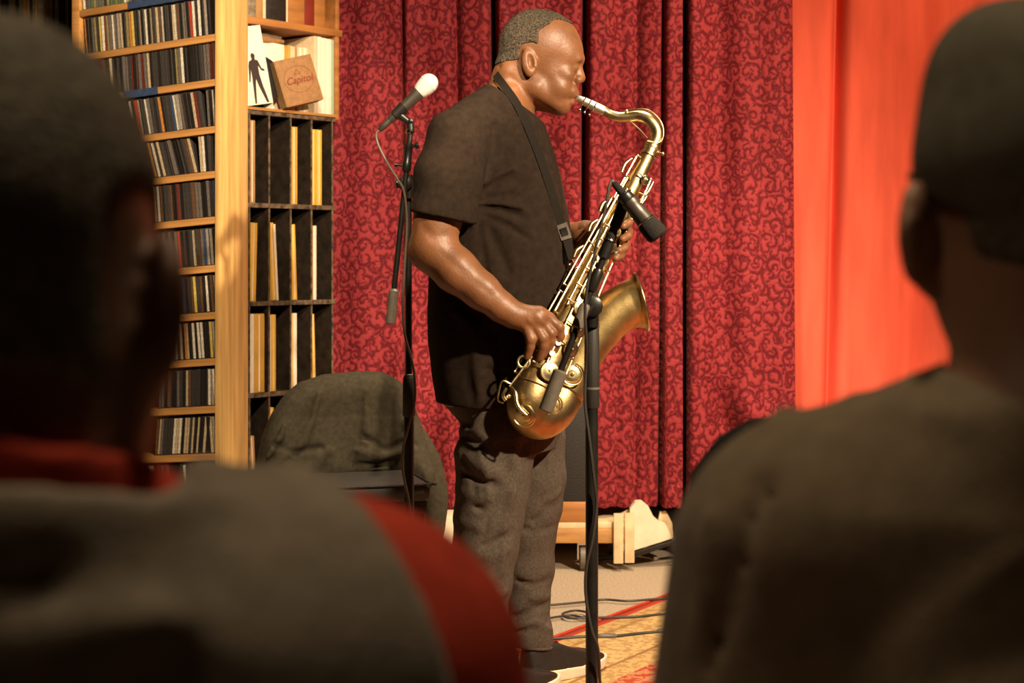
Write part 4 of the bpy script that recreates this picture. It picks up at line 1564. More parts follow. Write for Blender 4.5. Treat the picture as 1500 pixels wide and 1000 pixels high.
body_px = [(953, 220, 10), (940, 247, 11.5), (926, 275, 13), (895, 338, 16.5), (860, 408, 20.5), (825, 480, 25), (797, 538, 28.5), (784, 566, 31)]
bp_ = [SQ(x, y, sax_dz(y)) for x, y, r in body_px]
mesh_obj('body_tube', tube(catmull(bp_, 6), cat_r([r * U for _, _, r in body_px], 6), 28), M['brass'], sax)
bow_px = [(784, 566, -.198, 31), (777, 585, -.205, 33), (779, 602, -.195, 34), (793, 608, -.175, 34), (810, 597, -.150, 33), (822, 577, -.130, 31.5)]
mesh_obj('bow', tube(catmull([SQ(x, y, d) for x, y, d, r in bow_px], 8), cat_r([r * U for *_, r in bow_px], 8), 32), M['brass'], sax)
bell_px = [(822, 577, -.130, 31.5), (838, 545, -.115, 31.5), (853, 515, -.105, 32), (872, 488, -.098, 32.5), (893, 465, -.093, 33), (911, 452, -.090, 33.5), (925, 446, -.088, 34.5), (934, 443.3, -.087, 37.5), (939, 442, -.0865, 42)]
bl = catmull([SQ(x, y, d) for x, y, d, r in bell_px], 6)
br = cat_r([r * U for *_, r in bell_px], 6)
outer = tube(bl, br, 40, caps=False)
inner = tube(bl, [r - 0.0025 for r in br], 40, caps=False)
mesh_obj('bell', merge(outer, inner), M['brass_bell'], sax)
bax = (bl[-1] - bl[-4]).normalized()
mesh_obj('bell_rim', ring(bl[-1], bax, 42 * U, 0.0034, 48, 10), M['brass_bright'], sax)
for k in (0, -1):
    c = catmull([SQ(x, y, d) for x, y, d, r in bow_px], 8)
    c0, c1 = (c[0], c[1]) if k == 0 else (c[-1], c[-2])
    mesh_obj('bow_ring', ring(c0, c1 - c0, (31 if k == 0 else 31.5) * U + 0.001, 0.0028, 36, 8), M['brass'], sax)
# neck
nk_px = [(884, 161, 0, 6.2), (893, 167, 0, 6.6), (905, 171, -.002, 7), (920, 171, -.005, 7.6), (936, 170, -.009, 8.2), (950, 175, -.015, 9), (960, 187, -.020, 9.6), (962, 200, -.024, 10), (957, 213, -.028, 10), (953, 221, -.030, 10)]
nk = catmull([SQ(x, y, d) for x, y, d, r in nk_px], 6)
mesh_obj('neck_pipe', tube(nk, cat_r([r * U for *_, r in nk_px], 6), 20), M['brass_bright'], sax)
mesh_obj('neck_collar', lathe(SQ(957, 212, -.0275), SQ(949, 229, -.034) - SQ(957, 212, -.0275), [(0, 11 * U), (0.003, 12.6 * U), (0.010, 12.6 * U), (0.012, 11.4 * U), (0.024, 11.4 * U), (0.026, 12.8 * U), (0.032, 12.8 * U), (0.033, 10 * U)], 24), M['brass_bright'], sax)
mesh_obj('octave_lever', stube([SQ(918, 163, -.012), SQ(936, 160, -.020), SQ(953, 163, -.030), SQ(968, 178, -.036), SQ(972, 196, -.038), SQ(966, 208, -.040), SQ(948, 206, -.046)], 0.0022, 8), M['brass_bright'], sax)
mesh_obj('octave_pad', lathe(SQ(918, 164, -.010), (0, 0, 1), [(-0.006, 0.0045), (0.004, 0.0045), (0.006, 0.002)], 14), M['brass_bright'], sax)
mesh_obj('neck_brace', stube([SQ(913, 177, -.004), SQ(925, 180, -.010), SQ(937, 190, -.016), SQ(948, 202, -.024)], 0.0024, 8), M['brass_bright'], sax)
mesh_obj('neck_screw', merge(tube([SQ(955, 218, -.034), SQ(970, 225, -.040)], 0.0022, 8), ball(SQ(971, 225.5, -.040), 0.0048, 10, 8)), M['brass_bright'], sax)
# mouthpiece
mdir = SQ(884, 161, 0) - SQ(842, 141, 0)
mp = mesh_obj('mouthpiece', lathe(SQ(842, 142, 0), mdir, [(0, 0.004), (0.006, 0.0075), (0.03, 0.0108), (0.055, 0.0120), (0.078, 0.0122), (0.084, 0.0110)], 20), M['silver'], sax)
lig = [ring(SQ(855 + 8 * i, 148.5 + 3.8 * i, 0), mdir, 0.0112, 0.0018, 20, 6) for i in range(3)]
scr = [merge(tube([SQ(853 + 7 * i, 153 + 3.6 * i, -.004), SQ(849.5 + 7 * i, 160 + 3.6 * i, -.006)], 0.0016, 6), ball(SQ(849.5 + 7 * i, 161 + 3.6 * i, -.006), (0.0030, 0.0030, 0.0042), 8, 6)) for i in range(3)]
mesh_obj('ligature', merge(*lig, *scr), M['chrome'], mp)
mesh_obj('cork', lathe(SQ(877, 158, 0), mdir, [(0, 0.0095), (0.014, 0.0098)], 16), M['kraft_side'], sax)

# frame of the body for the keywork: n1 towards the camera side, n2 towards the bell side
sdir = (bp_[-2] - bp_[1]).normalized()
n2 = Vector((0.89, 0, -0.44))
n2 = (n2 - sdir * n2.dot(sdir)).normalized()
n1 = sdir.cross(n2).normalized()
if n1.y > 0:
    n1 = -n1


def on_body(t, ang, lift=0.0):
    """t = photo y along the tube; ang: 0 faces the camera, 90 the bell side, -90 the player"""
    xs = [b[1] for b in body_px]
    px = np.interp(t, xs, [b[0] for b in body_px])
    r = np.interp(t, xs, [b[2] for b in body_px]) * U
    c = SQ(px, t, sax_dz(t))
    nn = (n1 * math.cos(math.radians(ang)) + n2 * math.sin(math.radians(ang))).normalized()
    return c + nn * (r + lift), nn


def key_cup(t, ang, R, lift=0.010, m='brass_bright', arm=None):
    c, nn = on_body(t, ang, lift)
    R = R * U
    k = mesh_obj('key_cup', lathe(c, nn, [(-0.004, R * 0.93), (-0.0035, R), (0.0015, R), (0.0035, R * 0.93), (0.0042, R * 0.6), (0.0052, R * 0.5), (0.0052, R * 0.2), (0.0058, 0.0005)], 24), M[m], sax)
    mesh_obj('pad', lathe(c, -nn, [(0.003, R * 0.86), (0.0055, R * 0.84)], 20), M['strap'], k)
    if arm:
        a, _ = on_body(arm[0], arm[1], 0.014)
        mesh_obj('key_arm', tube([c + nn * 0.006, (c + a) / 2 + nn * 0.006, a], [0.0026, 0.0022, 0.0028], 8), M['brass_bright'], k)
    else:
        a, _ = on_body(t - 3, ang - 45, 0.012)
        mesh_obj('key_arm', tube([c + nn * 0.006, a], [0.0026, 0.0024], 8), M['brass_bright'], k)
    return k


for t, ang, R in ((262, 40, 7.5), (292, -5, 6.5), (318, 20, 8), (342, 12, 8.5), (362, 22, 9), (383, 15, 10), (404, 25, 10.5), (428, 22, 11), (452, 18, 12), (478, 40, 12.5), (505, 42, 13), (546, 12, 13.5), (521, -38, 8)):
    key_cup(t, ang, R)
# pearls for the fingers
for t, ang in ((326, 48), (346, 50), (366, 50), (492, 5), (508, 2), (524, 0)):
    c, nn = on_body(t, ang, 0.018)
    mesh_obj('finger_pearl', lathe(c, nn, [(-0.004, 0.0075), (0.0, 0.008), (0.002, 0.0068), (0.0016, 0.001)], 16), M['silver'], sax)
# long rods along the tube
for t0, t1, ang, lift, r in ((236, 300, -62, 0.010, 0.0024), (268, 470, -48, 0.009, 0.0030), (285, 455, -22, 0.008, 0.0024), (300, 430, -70, 0.012, 0.0026), (330, 540, -2, 0.010, 0.0024), (440, 562, -75, 0.010, 0.0030),
                              (310, 470, 62, 0.010, 0.0026), (470, 560, 60, 0.012, 0.0028), (255, 300, 78, 0.012, 0.0026)):
    pts = [on_body(t0 + (t1 - t0) * i / 6, ang, lift)[0] for i in range(7)]
    rod = mesh_obj('key_rod', tube(pts, r, 8), M['brass_bright'], sax)
    for i in (0, 3, 6):
        tt = t0 + (t1 - t0) * i / 6
        a, nn = on_body(tt, ang, -0.001)
        b, _ = on_body(tt, ang, lift)
        mesh_obj('rod_post', lathe(a, b - a, [(0, 0.0036), (lift - 0.002, 0.0024), (lift, 0.0042), (lift + 0.003, 0.0036), (lift + 0.005, 0.001)], 10), M['brass_bright'], rod)
# palm and side keys standing off on the player's side
for t0, t1, ang in ((300, 322, -88), (332, 352, -84), (372, 392, -82), (380, 402, -98), (238, 262, -95)):
    a, nn = on_body(t0, ang, 0.012)
    b, _ = on_body(t1, ang, 0.020)
    mesh_obj('side_key', stube([a, (a + b) / 2 + nn * 0.006, b], [0.003, 0.0055, 0.0045], 10), M['brass_bright'], sax)
for t0, ang in ((288, 88), (300, 96)):
    a, nn = on_body(t0, ang, 0.006)
    b, _ = on_body(t0 - 32, ang, 0.020)
    mesh_obj('side_key', stube([a, (a + b) / 2 + nn * 0.004, b], [0.003, 0.005, 0.0035], 10), M['brass_bright'], sax)
# bow and bell cups with their guards
for x, y, dz, R, nn in ((769, 607, -0.270, 14, (-0.35, -0.9, -0.25)), (808, 592, -0.212, 12.5, (0.1, -0.98, 0.05)), (838, 548, -0.178, 13.5, (0.15, -0.97, 0.1))):
    c = SQ(x, y, dz)
    nn = Vector(nn).normalized()
    k = mesh_obj('bell_key_cup', lathe(c, nn, [(-0.010, R * U * 0.9), (-0.004, R * U), (0.002, R * U), (0.004, R * U * 0.9), (0.005, R * U * 0.45), (0.007, R * U * 0.4), (0.007, R * U * 0.15), (0.0075, 0.0005)], 28), M['brass_bright'], sax)
    mesh_obj('key_guard', merge(ring(c + nn * 0.009, nn, R * U * 1.12, 0.0022, 24, 6, 0.4, 4.4), ball(c + nn * 0.009, 0.004, 10, 8)), M['brass_bright'], k)
mesh_obj('low_key_arm', stube([SQ(748, 566, -.262), SQ(755, 575, -.272), SQ(757, 590, -.278), SQ(763, 600, -.282), SQ(772, 608, -.284)], [0.003, 0.0045, 0.005, 0.0045, 0.003], 10), M['brass_bright'], sax)
mesh_obj('low_key_rod', tube([SQ(779, 522, -.24), SQ(746, 566, -.262)], 0.0034, 10), M['brass_bright'], sax)
gd = merge(stube([SQ(748, 562, -.262), SQ(736, 558, -.262), SQ(731, 572, -.262), SQ(730, 586, -.262), SQ(738, 590, -.262)], 0.0026, 8), stube([SQ(742, 568, -.27), SQ(737, 578, -.272), SQ(741, 586, -.27)], 0.0045, 8), ball(SQ(745, 580, -.266), 0.006, 12, 8))
mesh_obj('pinky_key_cluster', gd, M['brass_bright'], sax)
mesh_obj('hook_ring', ring(SQ(767, 530, -.246), n1, 0.014, 0.0032, 24, 8), M['brass_bright'], sax)
mesh_obj('strap_ring', ring(SQ(849, 398, -.128), (0.2, -1, 0.1), 0.0085, 0.0022, 20, 8), M['brass_bright'], sax)
mesh_obj('body_brace', tube([SQ(838, 500, -.15), SQ(856, 500, -.12)], 0.005, 10), M['brass'], sax)

# neck strap ------------------------------------------------------------
st = thing('neck_strap', 'black webbing neck strap with buckle running from his neck to the saxophone', 'strap', Q(840, 390, -0.13))


def push_out(pt, fn, gap):
    """slide a point towards the near side until it clears the cloth"""
    p = np.array(pt, f32)
    for _ in range(200):
        if fn(p[None])[0] > gap:
            break
        p[1] -= 0.002
    return Vector(p)


def skin_shirt(p):
    return np.minimum(shirt_outer(p), man_head(p))


sp = [(727, 112, 0.0), (731, 118, -.045), (742, 133, -.07), (757, 155, -.07), (772, 188, -.06), (786, 222, -.06), (799, 258, -.06), (810, 292, -.07), (820, 322, -.085), (828, 345, -.10), (834, 365, -.113), (838, 379, -.12)]
spts = catmull([Vector(Q(*c)) for c in sp], 4)
spts = [push_out(v, skin_shirt, 0.004) for v in spts]
for _ in range(3):
    spts = [spts[0]] + [(spts[i - 1] + 2 * spts[i] + spts[i + 1]) / 4 for i in range(1, len(spts) - 1)] + [spts[-1]]
nrm = [Vector((-0.7, -0.7, 0.3)).lerp(Vector((0.15, -1, 0.15)), min(1, i / 12)) for i in range(len(spts))]
mesh_obj('webbing', ribbon(spts, nrm, 0.020, 0.0025), M['strap'], st)
fpts = [Vector((v.x + 0.012, 2 * DM - v.y, v.z)) for v in spts[:36]]
fpts += [Vector(Q(838, 379, -.118))]
mesh_obj('far_webbing', ribbon(fpts, [Vector((0.2, 1, 0.2))] * len(fpts), 0.020, 0.0025), M['strap'], st)
bk = spts[-10]
mesh_obj('buckle', ribbon([spts[-12] + Vector((0, -.003, 0)), spts[-10] + Vector((0, -.004, 0)), spts[-8] + Vector((0, -.003, 0))], [Vector((0.1, -1, 0.1))] * 3, 0.027, 0.004), M['grey_plastic'], st)
mesh_obj('buckle_bar', ribbon([spts[-11] + Vector((0, -.009, 0)), spts[-10] + Vector((0, -.009, 0)), spts[-9] + Vector((0, -.009, 0))], [Vector((0.1, -1, 0.1))] * 3, 0.017, 0.002), M['black_metal'], st)
e = spts[-1]
mesh_obj('clip', merge(tube([e + Vector((-.009, 0, 0)), e + Vector((.009, -.001, .002))], 0.003, 8), stube([e, e + Vector((.004, 0, -.010)), e + Vector((.010, 0, -.020)), e + Vector((.017, 0, -.024)), SQ(849, 397, -.128)], 0.0024, 8)), M['chrome'], st)
#@@PART3

# ================================================================== MICROPHONE STANDS
def tripod(parent, x, y, r=0.30, a0=0.3, hub=0.085):
    mesh_obj('hub', lathe((x, y, hub - 0.03), (0, 0, 1), [(0, 0.016), (0.005, 0.022), (0.05, 0.022), (0.06, 0.016)], 20), M['black_metal'], parent)
    for k in range(3):
        a = a0 + k * 2 * math.pi / 3
        d = Vector((math.cos(a), math.sin(a), 0))
        L_ = mesh_obj('leg', tube([Vector((x, y, hub)) + d * 0.015, Vector((x, y, 0.021)) + d * r], 0.008, 10), M['black_metal'], parent)
        mesh_obj('rubber_foot', lathe(Vector((x, y, 0.0215)) + d * (r - 0.012), d + Vector((0, 0, -0.25)), [(0, 0.0105), (0.03, 0.0115), (0.035, 0.009)], 12), M['grip'], L_)


# right stand with the boom that carries the saxophone microphone
DS = 3.40
s1 = thing('boom_stand', 'black boom microphone stand standing in front of the saxophone', 'microphone stand', P(867, 380, DS) * 1)
bx, by = P(867, 380, DS).x, DS
s1.location = (bx, by, 0.008)
pz = lambda py, d=DS: H - (py - CY) * d / F
mesh_obj('lower_tube', tube([(bx, by, 0.10), (bx, by, pz(590))], 0.0135, 16), M['black_metal'], s1)
mesh_obj('tube_clutch', lathe((bx, by, pz(598)), (0, 0, 1), [(0, 0.0145), (0.004, 0.0165), (0.085, 0.0165), (0.19, 0.0155), (0.195, 0.013)], 18), M['grip'], s1)
mesh_obj('clutch_collar', lathe((bx, by, pz(508)), (0, 0, 1), [(0, 0.013), (0.002, 0.0142), (0.012, 0.0142), (0.014, 0.012)], 18), M['chrome'], s1)
mesh_obj('upper_tube', tube([(bx, by, pz(505)), (bx, by, pz(450))], 0.0085, 14), M['black_metal'], s1)
mesh_obj('clutch_ring', lathe((bx, by, pz(570)), (0, 0, 1), [(0, 0.0168), (0.003, 0.0172), (0.005, 0.0168)], 18), M['grey_plastic'], s1)
hd = Vector((bx, by - 0.012, pz(448)))
bj = mesh_obj('boom_joint', merge(lathe(hd + Vector((0, -0.024, 0)), (0, 1, 0), [(0, 0.016), (0.004, 0.022), (0.040, 0.022), (0.045, 0.016)], 20), tube([hd, hd + Vector((0, 0, -0.045))], [0.016, 0.0125], 14)), M['black_metal'], s1)
mesh_obj('wing_knob', merge(lathe(hd + Vector((0.006, 0.02, 0.0)), (0.25, 1, 0), [(0, 0.012), (0.02, 0.014), (0.024, 0.012)], 16), box((-0.006, 0.03, -0.028), (0.006, 0.044, 0.034), Matrix.Translation(hd + Vector((0.010, 0, 0))))), M['black_board'], bj)
DB = DS - 0.045


def B(px, py, dd=0.0):
    return P(px, py, DB + dd)


b0, b1 = B(799, 602), B(913, 300, 0.02)
bd = (b1 - b0).normalized()
along = lambda f: b0.lerp(b1, f)
mesh_obj('counterweight', lathe(b0, bd, [(0, 0.013), (0.002, 0.0155), (0.088, 0.0155), (0.092, 0.010)], 20), M['grey_plastic'], s1)
mesh_obj('boom_arm', tube([along(0.17), along(0.74)], 0.0072, 14), M['black_metal'], s1)
mesh_obj('boom_clamp', lathe(along(0.40), bd, [(0, 0.009), (0.004, 0.0125), (0.05, 0.0125), (0.055, 0.009)], 18), M['grey_plastic'], s1)
mesh_obj('boom_clamp_bolt', tube([along(0.45), hd + Vector((0, -0.02, 0))], 0.009, 12), M['black_metal'], s1)
mesh_obj('boom_sleeve', lathe(along(0.58), bd, [(0, 0.009), (0.004, 0.0115), (0.045, 0.0115), (0.05, 0.009)], 18), M['black_metal'], s1)
mesh_obj('boom_tip', lathe(along(0.735), bd, [(0, 0.008), (0.004, 0.0125), (0.055, 0.0125), (0.058, 0.0095), (0.07, 0.0095), (0.074, 0.0125), (0.125, 0.0125), (0.13, 0.008)], 18), M['black_metal'], s1)
mesh_obj('boom_tip_collar', lathe(along(0.815), bd, [(0, 0.0128), (0.002, 0.0138), (0.006, 0.0138), (0.008, 0.0128)], 18), M['chrome'], s1)
mesh_obj('swivel', merge(ball(b1 + bd * 0.004, 0.0125, 14, 10), tube([b1, B(920, 284, 0.0)], [0.010, 0.008], 12)), M['black_metal'], s1)
tripod(s1, bx, by, 0.30, 2.6)

# its microphone
m1a, m1b = B(899, 267, -0.01), B(965, 347, -0.03)
md = (m1b - m1a).normalized()
mic1 = thing('instrument_microphone', 'black cylindrical microphone on the boom pointing down beside the saxophone', 'microphone', m1a.lerp(m1b, 0.5))
LM = (m1b - m1a).length
mesh_obj('plug', lathe(m1a, md, [(0, 0.004), (0.004, 0.0078), (0.020, 0.0085), (0.026, 0.0095), (0.030, 0.0085)], 18), M['foam'], mic1)
mesh_obj('mic_clip', merge(lathe(m1a + md * 0.030, md, [(0, 0.011), (0.003, 0.0165), (0.018, 0.0165), (0.022, 0.0145)], 20), ring(m1a + md * 0.036, md, 0.0165, 0.002, 24, 8)), M['black_metal'], mic1)
mesh_obj('barrel', lathe(m1a + md * 0.048, md, [(0, 0.014), (0.004, 0.019), (0.014, 0.0195), (0.018, 0.0175), (0.040, 0.0185), (0.062, 0.0205)], 28), M['mic_body'], mic1)
mesh_obj('grille', lathe(m1a + md * 0.108, md, [(0, 0.0208), (0.006, 0.0228), (0.03, 0.0238), (LM - 0.115, 0.0236), (LM - 0.109, 0.021), (LM - 0.107, 0.012)], 32), M['foam'], mic1)
mesh_obj('band', ring(m1a + md * 0.106, md, 0.0212, 0.0012, 32, 6), M['chrome'], mic1)
cb = thing('microphone_cable', 'black cable looping from boom microphone down the right stand', 'cable', (bx, by, 0.01))
cpts = [m1a, B(896, 265, -0.01), B(892, 275, -0.015), B(887, 305, -0.02), B(876, 350, -0.025), B(868, 385, -0.025), B(860, 420, -0.025), B(857, 460, -0.02), B(859, 500, -0.01), B(858, 540, 0.02), B(857, 590, 0.02), B(863, 640, 0.015), B(870, 700, 0.015),
        B(874, 740, 0.02), B(868, 790, 0.015), B(859, 830, 0.015), B(858, 870, 0.015), B(866, 920, 0.01), B(876, 950, 0.01), B(879, 1000, 0.03), P(885, 1065, DS - 0.02), Vector((0.36, DS + 0.02, 0.014)), Vector((0.6, DS + 0.12, 0.013)), Vector((1.1, DS + 0.3, 0.013))]
mesh_obj('lead', tube(catmull(cpts, 6), 0.0034, 8), M['cable'], cb)

# left stand with folded boom and vocal microphone
D2 = 4.28
R2 = lambda px, py, dd=0.0: P(px, py, D2 + dd)
s2 = thing('boom_stand', 'black microphone stand with folded-down boom left of the saxophonist', 'microphone stand', (R2(599, 380).x, D2, 0))
lx = R2(599, 380).x
z2 = lambda py: H - (py - CY) * D2 / F
mesh_obj('upper_tube', tube([(lx, D2, z2(560)), (lx - 0.001, D2, z2(262))], 0.0088, 14), M['black_metal'], s2)
mesh_obj('lower_tube', tube([(lx, D2, 0.11), (lx, D2, z2(600))], 0.0135, 16), M['black_metal'], s2)
mesh_obj('tube_clutch', lathe((lx, D2, z2(610)), (0, 0, 1), [(0, 0.0145), (0.004, 0.017), (0.07, 0.017), (0.105, 0.0155), (0.112, 0.011)], 18), M['grip'], s2)
mesh_obj('clutch_collar', lathe((lx, D2, z2(553)), (0, 0, 1), [(0, 0.012), (0.003, 0.0125), (0.008, 0.0125), (0.01, 0.010)], 18), M['grey_plastic'], s2)
jt = R2(588, 268, -0.022)
mesh_obj('boom_joint', merge(lathe(R2(593, 268, -0.034), (0, 1, 0), [(0, 0.014), (0.004, 0.019), (0.050, 0.019), (0.055, 0.014)], 20), lathe(R2(579, 268, -0.02), (1, 0, -0.1), [(0, 0.006), (0.004, 0.013), (0.016, 0.013), (0.02, 0.006)], 14),
                             tube([R2(599, 256, -0.012), R2(600, 290, -0.008)], [0.012, 0.0135], 12)), M['black_metal'], s2)
ba, bb = R2(572, 474, -0.035), R2(601, 196, -0.03)
bdir = (bb - ba).normalized()
mesh_obj('boom_arm', tube([ba.lerp(bb, 0.15), ba.lerp(bb, 1.0)], 0.0075, 14), M['black_metal'], s2)
mesh_obj('counterweight', lathe(ba, bdir, [(0, 0.011), (0.002, 0.0135), (0.088, 0.0135), (0.094, 0.008)], 20), M['grey_plastic'], s2)
mesh_obj('boom_clutch', lathe(ba.lerp(bb, 0.80), bdir, [(0, 0.010), (0.004, 0.0125), (0.026, 0.0125), (0.03, 0.0105), (0.06, 0.0108), (0.064, 0.012), (0.075, 0.012)], 18), M['black_metal'], s2)
mesh_obj('clutch_bolt', merge(tube([ba.lerp(bb, 0.83), ba.lerp(bb, 0.83) + Vector((-0.026, -0.006, 0.003))], 0.003, 8), lathe(ba.lerp(bb, 0.83) + Vector((-0.024, -0.006, 0.003)), (-1, 0, 0.1), [(0, 0.006), (0.008, 0.006)], 10),
                              tube([ba.lerp(bb, 0.93), ba.lerp(bb, 0.93) + Vector((0.022, -0.006, 0.004))], 0.004, 8), lathe(ba.lerp(bb, 0.93) + Vector((0.017, -0.006, 0.003)), (1, 0, 0.2), [(0, 0.007), (0.003, 0.009), (0.010, 0.009)], 12)), M['black_metal'], s2)
mesh_obj('thread_collar', lathe(bb, bdir, [(0, 0.0105), (0.002, 0.012), (0.010, 0.012), (0.012, 0.010)], 18), M['chrome'], s2)
tripod(s2, lx, D2, 0.30, 0.9)
# vocal microphone
v0, v1 = R2(566, 181, -0.035), R2(628, 122, -0.03)
vd = (v1 - v0).normalized()
vm = thing('vocal_microphone', 'handheld style microphone with silver ball grille clipped on left stand', 'microphone', v0.lerp(v1, 0.5))
LV = (v1 - v0).length
mesh_obj('plug', lathe(v0 - vd * 0.026, vd, [(0, 0.004), (0.004, 0.0075), (0.02, 0.0088), (0.026, 0.0092), (0.05, 0.0092)], 18), M['mic_body'], vm)
mesh_obj('handle', lathe(v0 + vd * 0.012, vd, [(0, 0.0095), (0.004, 0.0108), (0.05, 0.0135), (0.10, 0.0172), (LV - 0.030, 0.0195), (LV - 0.026, 0.0190)], 28), M['mic_body'], vm)
gr = mesh_obj('grille', ball(v1, 0.0262, 28, 18), M['mesh_grille'], vm)
mesh_obj('grille_band', lathe(v1 - vd * 0.004, vd, [(0, 0.0258), (0.001, 0.0268), (0.006, 0.0268), (0.007, 0.0258)], 32), M['mesh_grille'], gr)
mesh_obj('grille_neck', lathe(v1 - vd * 0.036, vd, [(0, 0.0185), (0.006, 0.0215), (0.022, 0.0250), (0.033, 0.0262)], 28), M['mesh_grille'], gr)
cl2 = thing('microphone_clip', 'black plastic microphone clip on top of left stand', 'clip', bb)
mc = v0 + vd * 0.045
mesh_obj('sleeve', lathe(mc - vd * 0.016, vd, [(0, 0.0128), (0.001, 0.0150), (0.036, 0.0172), (0.037, 0.0160)], 24), M['black_metal'], cl2)
mesh_obj('yoke', merge(tube([mc + Vector((0.006, 0, -0.010)), R2(601, 180, -0.03)], [0.011, 0.009], 12), tube([R2(601, 180, -0.03), bb + bdir * 0.010], [0.0098, 0.0105], 14), lathe(R2(601.5, 177, -0.043), (0, 1, 0), [(0, 0.004), (0.002, 0.007), (0.024, 0.007), (0.026, 0.004)], 12)), M['black_metal'], cl2)
cb2 = thing('microphone_cable', 'dark cable curving from vocal microphone down the left stand', 'cable', (lx, D2, 0.0))
cp2 = [v0 - vd * 0.024, R2(551, 196, -0.036), R2(554, 212, -0.036), R2(568, 240, -0.045), R2(582, 262, -0.055), R2(592, 282, -0.05), R2(596, 330, -0.03), R2(592, 400, -0.024), R2(590, 450, -0.024), R2(593, 490, -0.024), R2(604, 530, -0.02), R2(608, 560, -0.024), R2(607, 590, -0.028),
       R2(597, 630, -0.03), R2(590, 660, -0.03), R2(590, 690, -0.03), R2(600, 740, -0.028), R2(606, 800, -0.026), R2(606, 880, -0.026), R2(600, 940, -0.03), Vector((lx + 0.06, D2 - 0.10, 0.006)), Vector((lx + 0.1, D2 - 0.5, 0.006))]
mesh_obj('lead', tube(catmull(cp2, 6), 0.0033, 8), M['cable_grey'], cb2)


# cables on the floor ---------------------------------------------------
def fl(px, py, z=0.012):
    d = (H - z) * F / (py - CY)
    return P(px, py, d)


def floor_cable(label, pts, r=0.0038, extra=None):
    o = thing('floor_cable', label, 'cable', fl(*pts[len(pts) // 2]), 0, 'cables lying across the rug')
    mesh_obj('lead', tube(catmull([fl(*q) for q in pts], 8), r, 8), M['cable'], o)
    for a, b in (extra or []):
        pa, pb = fl(*a), fl(*b)
        mesh_obj('connector', tube([pa, pa.lerp(pb, 0.1), pa.lerp(pb, 0.9), pb], [0.005, 0.008, 0.008, 0.005], 10), M['grey_plastic'], o)


floor_cable('black floor cable farthest from the viewer crossing carpet and red rug edge', [(700, 893), (760, 889), (805, 886), (850, 882), (885, 878), (920, 880), (960, 877), (1005, 874), (1060, 868)])
floor_cable('middle black floor cable with a small loop beside the saxophonist shoe', [(760, 915), (800, 906), (835, 901), (856, 904), (860, 897), (842, 894), (824, 899), (836, 905), (880, 904), (930, 903), (975, 899), (1000, 902), (1010, 895), (990, 892), (984, 897), (1005, 905), (1060, 908)], 0.0036)
floor_cable('black floor cable nearest the viewer with grey connectors on the rug', [(790, 936), (825, 934), (860, 932), (900, 931), (950, 926), (1005, 923), (1080, 920)], 0.004, [((875, 932), (903, 931)), ((962, 925), (990, 923.5))])

# ================================================================== CHAIR AND COAT
CHR = math.radians(16)
ch = thing('padded_chair', 'black padded chair under the draped dark coat', 'chair', (-0.52, 4.92, 0), CHR)
mesh_obj('seat', box((-0.20, -0.36, 0.395), (0.195, 0.03, 0.45)), M['vinyl_seat'], ch, world=False, bevel=0.018)
mesh_obj('seat_frame', box((-0.19, -0.345, 0.36), (0.185, 0.03, 0.396)), M['case_black'], ch, world=False, bevel=0.004)
mesh_obj('under_seat_panel', box((-0.185, -0.33, 0.06), (0.18, -0.30, 0.362)), M['case_black'], ch, world=False, bevel=0.004)  # black panel added so the space under the seat stays dark
mesh_obj('seat_piping', tube(catmull([(-0.197, 0.0, 0.447), (-0.197, -0.34, 0.447), (-0.18, -0.358, 0.447), (0.175, -0.358, 0.447), (0.192, -0.34, 0.447), (0.192, 0.0, 0.447)], 4), 0.004, 6), M['case_black'], ch, world=False)
mesh_obj('backrest', box((-0.13, 0.035, 0.50), (0.19, 0.075, 0.715)), M['vinyl_seat'], ch, world=False, bevel=0.016)
for sx_ in (-1, 1):
    mesh_obj('leg', tube(catmull([(0.15 * sx_ + 0.02, 0.055, 0.70), (0.16 * sx_ + 0.015, 0.05, 0.42), (0.18 * sx_, 0.13, 0.0)], 5), 0.011, 10), M['black_metal'], ch, world=False)
    mesh_obj('leg', tube([(0.175 * sx_, -0.315, 0.37), (0.18 * sx_, -0.335, 0.0)], 0.011, 10), M['black_metal'], ch, world=False)
mesh_obj('stretcher', tube([(-0.178, -0.328, 0.14), (0.178, -0.328, 0.14)], 0.008, 8), M['black_metal'], ch, world=False)

coat = thing('draped_coat', 'dark olive coat draped over the back of the padded chair', 'coat', (-0.49, 4.92, 0.40), CHR)
DCO = 4.95
sc_ = DCO / F


def cu_(px, py):
    return ((px - CX) * sc_ + 0.49) / math.cos(CHR), H - (py - CY) * sc_ - 0.40


cpoly = [cu_(*q) for q in [(384, 712), (381, 680), (392, 636), (406, 602), (424, 574), (445, 555), (478, 545), (530, 540), (568, 543), (592, 556), (610, 588), (624, 625), (634, 662), (641, 694), (632, 716), (612, 725), (600, 708), (590, 700), (540, 704), (500, 704), (470, 706), (440, 716), (412, 718)]]


